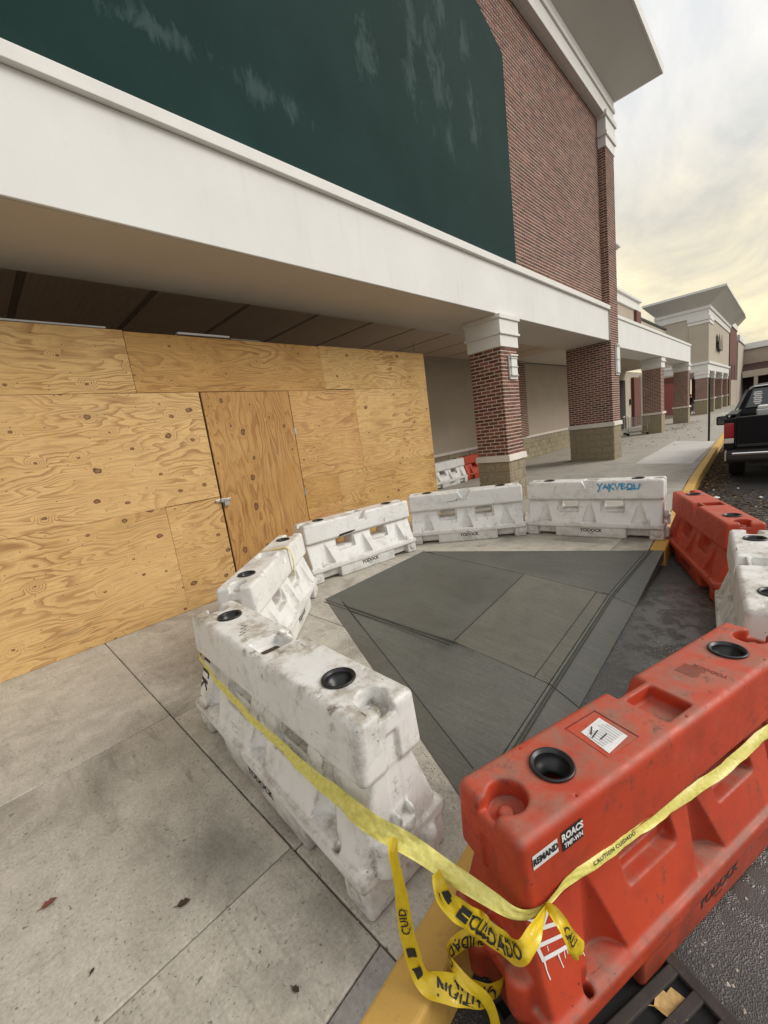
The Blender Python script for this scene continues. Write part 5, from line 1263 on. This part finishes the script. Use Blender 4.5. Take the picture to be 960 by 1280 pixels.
pt('handle', MB().box(-0.12, 0.12, 0.015, 0.05, 1.12, 1.20), 'dark_steel', 0.01, par=tg_)
pt('trim_strip', MB().box(-0.78, 0.78, 0.02, 0.05, 0.74, 0.80), 'dark_steel', 0.008, par=tg_)
pt('bumper', MB().extrude_x([(-0.10, 0.46), (-0.13, 0.52), (-0.12, 0.66), (-0.05, 0.70), (0.10, 0.70), (0.12, 0.46)], -0.93, 0.93), 'dark_steel', 0.02, 3)
pt('bumper_strip', MB().extrude_x([(-0.135, 0.60), (-0.14, 0.64), (-0.125, 0.655), (-0.11, 0.62)], -0.84, 0.84), 'chrome', 0.004)
pt('bumper_side', MB().box(-0.96, -0.90, -0.06, 0.42, 0.48, 0.68), 'galvanised', 0.015)
for s in (-1, 1):
    tl = pt('tail_light', MB().box(s*0.90-0.075, s*0.90+0.075, 0.015, 0.16, 0.93, 1.22), 'tail_red', 0.02, 3)
    pt('reverse_light', MB().box(s*0.90-0.075, s*0.90+0.075, 0.017, 0.15, 0.825, 0.925), 'tail_clear', 0.015, 3, par=tl)
    pt('light_shroud', MB().box(s*0.90-0.08, s*0.90+0.08, 0.04, 0.20, 0.70, 1.31), 'truck_black', 0.02)
# cab lofted from cross sections
secs = [(2.20, 0.62, 1.28, 0.96, 0.92), (2.22, 0.62, 1.33, 0.96, 0.90), (2.52, 0.62, 1.84, 0.96, 0.70), (2.75, 0.6, 1.90, 0.97, 0.70), (3.6, 0.55, 1.91, 0.98, 0.71), (4.05, 0.55, 1.86, 0.98, 0.70), (4.85, 0.55, 1.34, 0.98, 0.86), (5.0, 0.55, 1.28, 0.97, 0.90), (6.1, 0.55, 1.20, 0.96, 0.88), (6.25, 0.6, 1.05, 0.93, 0.86)]
cb = MB(); rings = []
for y, zb, zt, wb, wt in secs:
    zs = min(1.28, zt-0.02)
    rings.append([(-wb+0.03, y, zb), (-wb, y, zb+0.1), (-wb, y, zs-0.08), (-wb+0.04, y, zs), (-wt, y, zt-0.05), (-wt+0.08, y, zt), (0, y, zt+0.025), (wt-0.08, y, zt), (wt, y, zt-0.05), (wb-0.04, y, zs), (wb, y, zs-0.08), (wb, y, zb+0.1), (wb-0.03, y, zb)])
k = len(rings[0]); vs = [p for r_ in rings for p in r_]
fs = [(i*k+j, i*k+(j+1) % k, (i+1)*k+(j+1) % k, (i+1)*k+j) for i in range(len(rings)-1) for j in range(k)]+[tuple(range(k)), tuple(range((len(rings)-1)*k, len(rings)*k))]
cab = pt('cab_body', MB().add(vs, fs), 'truck_black', 0.012, 2, True)
rw = pt('rear_window', MB().prism([(-0.74, 2.265, 1.40), (0.74, 2.265, 1.40), (0.62, 2.485, 1.80), (-0.62, 2.485, 1.80)], [(-0.74, 2.235, 1.41), (0.74, 2.235, 1.41), (0.62, 2.455, 1.81), (-0.62, 2.455, 1.81)]), 'dark_glass')
def on_glass(x, z): return (x, 2.235-0.008+(z-1.41)*0.55, z)
st = MB(); 
for k in range(7):
    z = 1.72-k*0.042; w = (0.13, 0.15, 0.12, 0.15, 0.13, 0.14, 0.10)[k]
    st.add([on_glass(-0.54-w/2, z), on_glass(-0.54+w/2, z), on_glass(-0.54+w/2, z+0.024), on_glass(-0.54-w/2, z+0.024)], [(0, 1, 2, 3)])
pt('window_lettering', st, 'sticker_white', par=rw)
st = MB()
for pts, w in (([(-0.22, 1.66), (-0.1, 1.73), (0.05, 1.66)], 0.04), ([(-0.24, 1.62), (-0.1, 1.60), (0.07, 1.62)], 0.025), ([(-0.2, 1.55), (-0.08, 1.51), (0.03, 1.55)], 0.03)):
    v2, f2_ = stroke2d(pts, w); st.add([on_glass(*p) for p in v2], f2_)
pt('window_emblem', st, 'red_poster', par=rw)
pt('roof_edge', MB().box(-0.62, 0.62, 2.46, 2.53, 1.845, 1.875), 'chrome', 0.008)
pt('brake_light', MB().box(-0.13, 0.13, 2.47, 2.56, 1.885, 1.945), 'tail_clear', 0.01)
for s in (-1, 1):
    sw_ = pt('side_window', MB().prism([(s*0.945, 2.55, 1.36), (s*0.945, 4.55, 1.36), (s*0.745, 4.0, 1.80), (s*0.745, 2.70, 1.82)], [(s*0.96, 2.55, 1.36), (s*0.96, 4.55, 1.36), (s*0.76, 4.0, 1.80), (s*0.76, 2.70, 1.82)]), 'dark_glass')
    mr = pt('mirror', MB().box(s*1.27-0.13, s*1.27+0.13, 4.02, 4.15, 0.95, 1.19), 'truck_black', 0.04, 3)
    pt('mirror_glass', MB().box(s*1.27-0.10, s*1.27+0.10, 4.012, 4.019, 0.98, 1.16), 'dark_glass', par=mr)
    pt('mirror_arm', MB().box(min(s*0.95, s*1.16), max(s*0.95, s*1.16), 4.05, 4.12, 1.02, 1.08), 'truck_black', par=mr)
pt('windscreen', MB().prism([(-0.80, 4.80, 1.42), (0.80, 4.80, 1.42), (0.66, 4.12, 1.83), (-0.66, 4.12, 1.83)], [(-0.80, 4.83, 1.44), (0.80, 4.83, 1.44), (0.66, 4.15, 1.85), (-0.66, 4.15, 1.85)]), 'dark_glass')
for yw in (1.32, 5.25):
    for s in (-1, 1):
        wh = pt('wheel', MB().lathe([(0.24, -0.13), (0.36, -0.135), (0.40, -0.11), (0.405, 0.0), (0.40, 0.11), (0.36, 0.135), (0.24, 0.13)], (s*0.82, yw, 0.405), 32, 'X'), 'rubber', smooth=True)
        pt('rim', MB().lathe([(0.06, 0.0), (0.22, 0.03), (0.25, 0.0)], (s*0.94, yw, 0.405), 20, 'X'), 'galvanised', par=wh)
pt('chassis', MB().box(-0.6, 0.6, 0.1, 6.0, 0.35, 0.6), 'dark_steel')
# load in the bed
tb = empty('tool_case', (tx-0.05, ty+1.2, ROAD+0.781), 'grey and white tool boxes lying in the truck bed', 'tool box')
MB().box(-0.5, 0.1, -0.3, 0.3, 0.0, 0.62).build('case', 'galvanised', tb, 0.02); MB().box(-0.48, 0.08, -0.28, 0.28, 0.621, 0.68).build('lid', 'sticker_white', tb, 0.015)
MB().tube([(-0.2, -0.1, 0.68), (-0.2, -0.1, 0.78), (-0.2, 0.1, 0.78), (-0.2, 0.1, 0.68)], 0.015, 6).build('handle', 'dark_steel', tb)

# ================================================================== GROUND DETAIL
def leaf(mb, x, y, z, s, rz, curl):
    c, sn = math.cos(rz), math.sin(rz); pts = [(-1, 0, 0), (-0.3, 0.42, curl), (0.5, 0.36, curl*0.8), (1.1, 0, 0.1*curl), (0.5, -0.36, curl*0.8), (-0.3, -0.42, curl)]
    mb.add([(x+(px*c-py*sn)*s, y+(px*sn+py*c)*s, z+pz*s) for px, py, pz in pts], [(0, 1, 2, 3), (0, 3, 4, 5)])
lt = MB(); rg = random.Random(3)
for i in range(5200):
    y = rg.uniform(5.9, 17.5); u = abs(rg.gauss(0, 1))
    wd = 0.22 if y > 9.8 else 0.75
    x = ko(y)+0.03+u*wd
    if rg.random() < 0.35 and y < 10.3: x = ko(y)+rg.uniform(0.0, 1.8); y = 8.2+rg.gauss(0, 0.55)+0.4*(x+0.6)
    if x < ko(y)+0.02: continue
    leaf(lt, x, y, ROAD+0.006+rg.uniform(0, 0.02), rg.uniform(0.012, 0.038), rg.uniform(0, 6.3), rg.uniform(0.1, 0.6))
for i in range(420):
    x = rg.uniform(-5.6, -2.6); y = rg.uniform(18, 34)
    if rg.random() < 0.5: x = -4.3+rg.gauss(0, 0.25); y = rg.uniform(26, 34)
    leaf(lt, x, y, 0.006+rg.uniform(0, 0.01), rg.uniform(0.015, 0.05), rg.uniform(0, 6.3), rg.uniform(0.1, 0.5))
o = lt.build('leaf_litter', 'leaf_litter'); tag(o, 'brown fallen leaves drifted along the kerb and road', 'leaves', None, 'stuff')
def one_leaf(loc, s, rz, m, label):
    mb = MB(); n = 9; pts = []
    prof = [(-1, 0), (-0.7, 0.42), (-0.35, 0.75), (-0.1, 0.5), (0.25, 0.7), (0.6, 0.38), (1.0, 0.0)]
    top = [(x, y, 0.25*abs(y)+0.15*x*x) for x, y in prof]; bt_ = [(x, -y*0.85, 0.3*abs(y)+0.15*x*x) for x, y in prof]
    mid = [(x, 0, 0.1*x*x) for x, y in prof]
    vs = top+mid+bt_; k = len(prof)
    fs = [(i, i+1, k+i+1, k+i) for i in range(k-1)]+[(k+i, k+i+1, 2*k+i+1, 2*k+i) for i in range(k-1)]
    vs = [(x*s, y*s, z*s) for x, y, z in vs]
    t = empty('fallen_leaf', loc, label, 'leaf', 'loose leaves on the pavement', rz)
    MB().add(vs, fs).build('blade', m, t); MB().tube([(-s, 0, 0.15*s), (-1.5*s, 0.1*s, 0.1*s)], 0.0015, 5).build('stalk', m, t)
    return t
one_leaf((-2.058, -0.135, 0.003), 0.026, 1.6, 'leaf_red', 'reddish brown leaf on the pavement at lower left')
one_leaf((-1.602, 0.227, 0.003), 0.024, 1.2, 'leaf_dark', 'dark curled leaf on the pavement below the nearest white barrier')
one_leaf((-1.041, 0.366, 0.003), 0.014, 0.3, 'leaf_dark', 'small dark leaf scrap near the yellow kerb end')
one_leaf((-1.64, -0.065, 0.003), 0.010, 2.4, 'leaf_dark', 'smallest thin leaf scrap on the lower left pavement')
# dried leaf by the drain
o = one_leaf((-0.185, 1.15, ROAD+0.008), 0.06, 0.7, 'leaf_tan', 'big crumpled tan leaf on asphalt beside the drain grate')
for i, (x, y, s_) in enumerate([(-1.0, 8.75, 0.05), (-0.83, 9.1, 0.07), (-0.95, 9.9, 0.035), (-0.25, 9.2, 0.05), (-0.6, 10.1, 0.03)]):
    mb = MB(); n = 7
    vs = [(s_*(0.6+0.5*rg.random())*math.cos(k*0.9), s_*(0.5+0.5*rg.random())*math.sin(k*0.9), 0.004+s_*0.5*rg.random()) for k in range(n)]+[(0, 0, s_*0.7)]
    mb.add(vs, [(k, (k+1) % n, n) for k in range(n)])
    o = mb.build('paper_scrap', 'paper', None, loc=(x, y, ROAD+0.002))
    tag(o, ('small crumpled white scrap among the leaves by the kerb', 'largest crumpled white scrap on the road behind the truck', 'tiny white scrap beside the truck tyre', 'flat white scrap out on the road right of the leaves', 'little white scrap just behind the truck bumper')[i], 'litter', 'white litter on the road')
# drain grate under the red barrier's near end
dg_ = empty('drain_grate', (-0.34, 1.0, ROAD), 'black iron drain grate under the nearest red barrier', 'drain', None, R(68))
MB().box(-0.30, 0.30, -0.2, 0.2, 0.001, 0.004).build('pit', 'cavity', dg_)
for k in range(6): MB().box(-0.30, 0.30, -0.2+k*0.075, -0.2+k*0.075+0.032, 0.0045, 0.022).build('bar', 'rusty_iron', dg_, 0.004)
for s in (-1, 1): MB().box(s*0.3-0.02, s*0.3+0.02, -0.22, 0.22, 0.005, 0.024).build('frame_edge', 'rusty_iron', dg_, 0.004)

# grit: crumbs along joints, barrier feet and the broken edge of the old pavement
gt = MB(); rg = random.Random(11)
def crumb(x, y, z, s):
    vs = [(x+s*rg.uniform(0.6, 1.2)*math.cos(a), y+s*rg.uniform(0.6, 1.2)*math.sin(a), z) for a in (0, 1.6, 3.1, 4.7)]+[(x+s*rg.uniform(-.3, .3), y+s*rg.uniform(-.3, .3), z+s*rg.uniform(0.5, 1.1))]
    gt.add(vs, [(0, 1, 4), (1, 2, 4), (2, 3, 4), (3, 0, 4)])
for i in range(900):
    t = rg.random(); x = A[0]+(D[0]-A[0])*t; y = A[1]+(D[1]-A[1])*t
    o_ = abs(rg.gauss(0, 0.05)); crumb(x-0.42*o_-0.01, y-0.9*o_-0.015, 0.0, rg.uniform(0.0012, 0.005))
for i in range(900):
    crumb(rg.uniform(-4.6, -0.95), rg.uniform(-1.2, 1.2), 0.0, rg.uniform(0.0012, 0.0045))
for i in range(500):
    x = rg.uniform(-4.8, -0.95); crumb(x, 0.622+rg.gauss(0, 0.02), 0.0, rg.uniform(0.0015, 0.004))
for i in range(700):
    y = rg.uniform(0.3, 3.5); crumb(ko(y)+abs(rg.gauss(0, 0.35))+0.15, y, ROAD, rg.uniform(0.0025, 0.008))
for i in range(350):
    crumb(HX+0.03+abs(rg.gauss(0, 0.05)), rg.uniform(-0.6, 6.3), 0.0, rg.uniform(0.002, 0.006))
o = gt.build('grit', 'pavement'); tag(o, 'loose concrete crumbs and grit on pavement and road', 'grit', None, 'stuff')
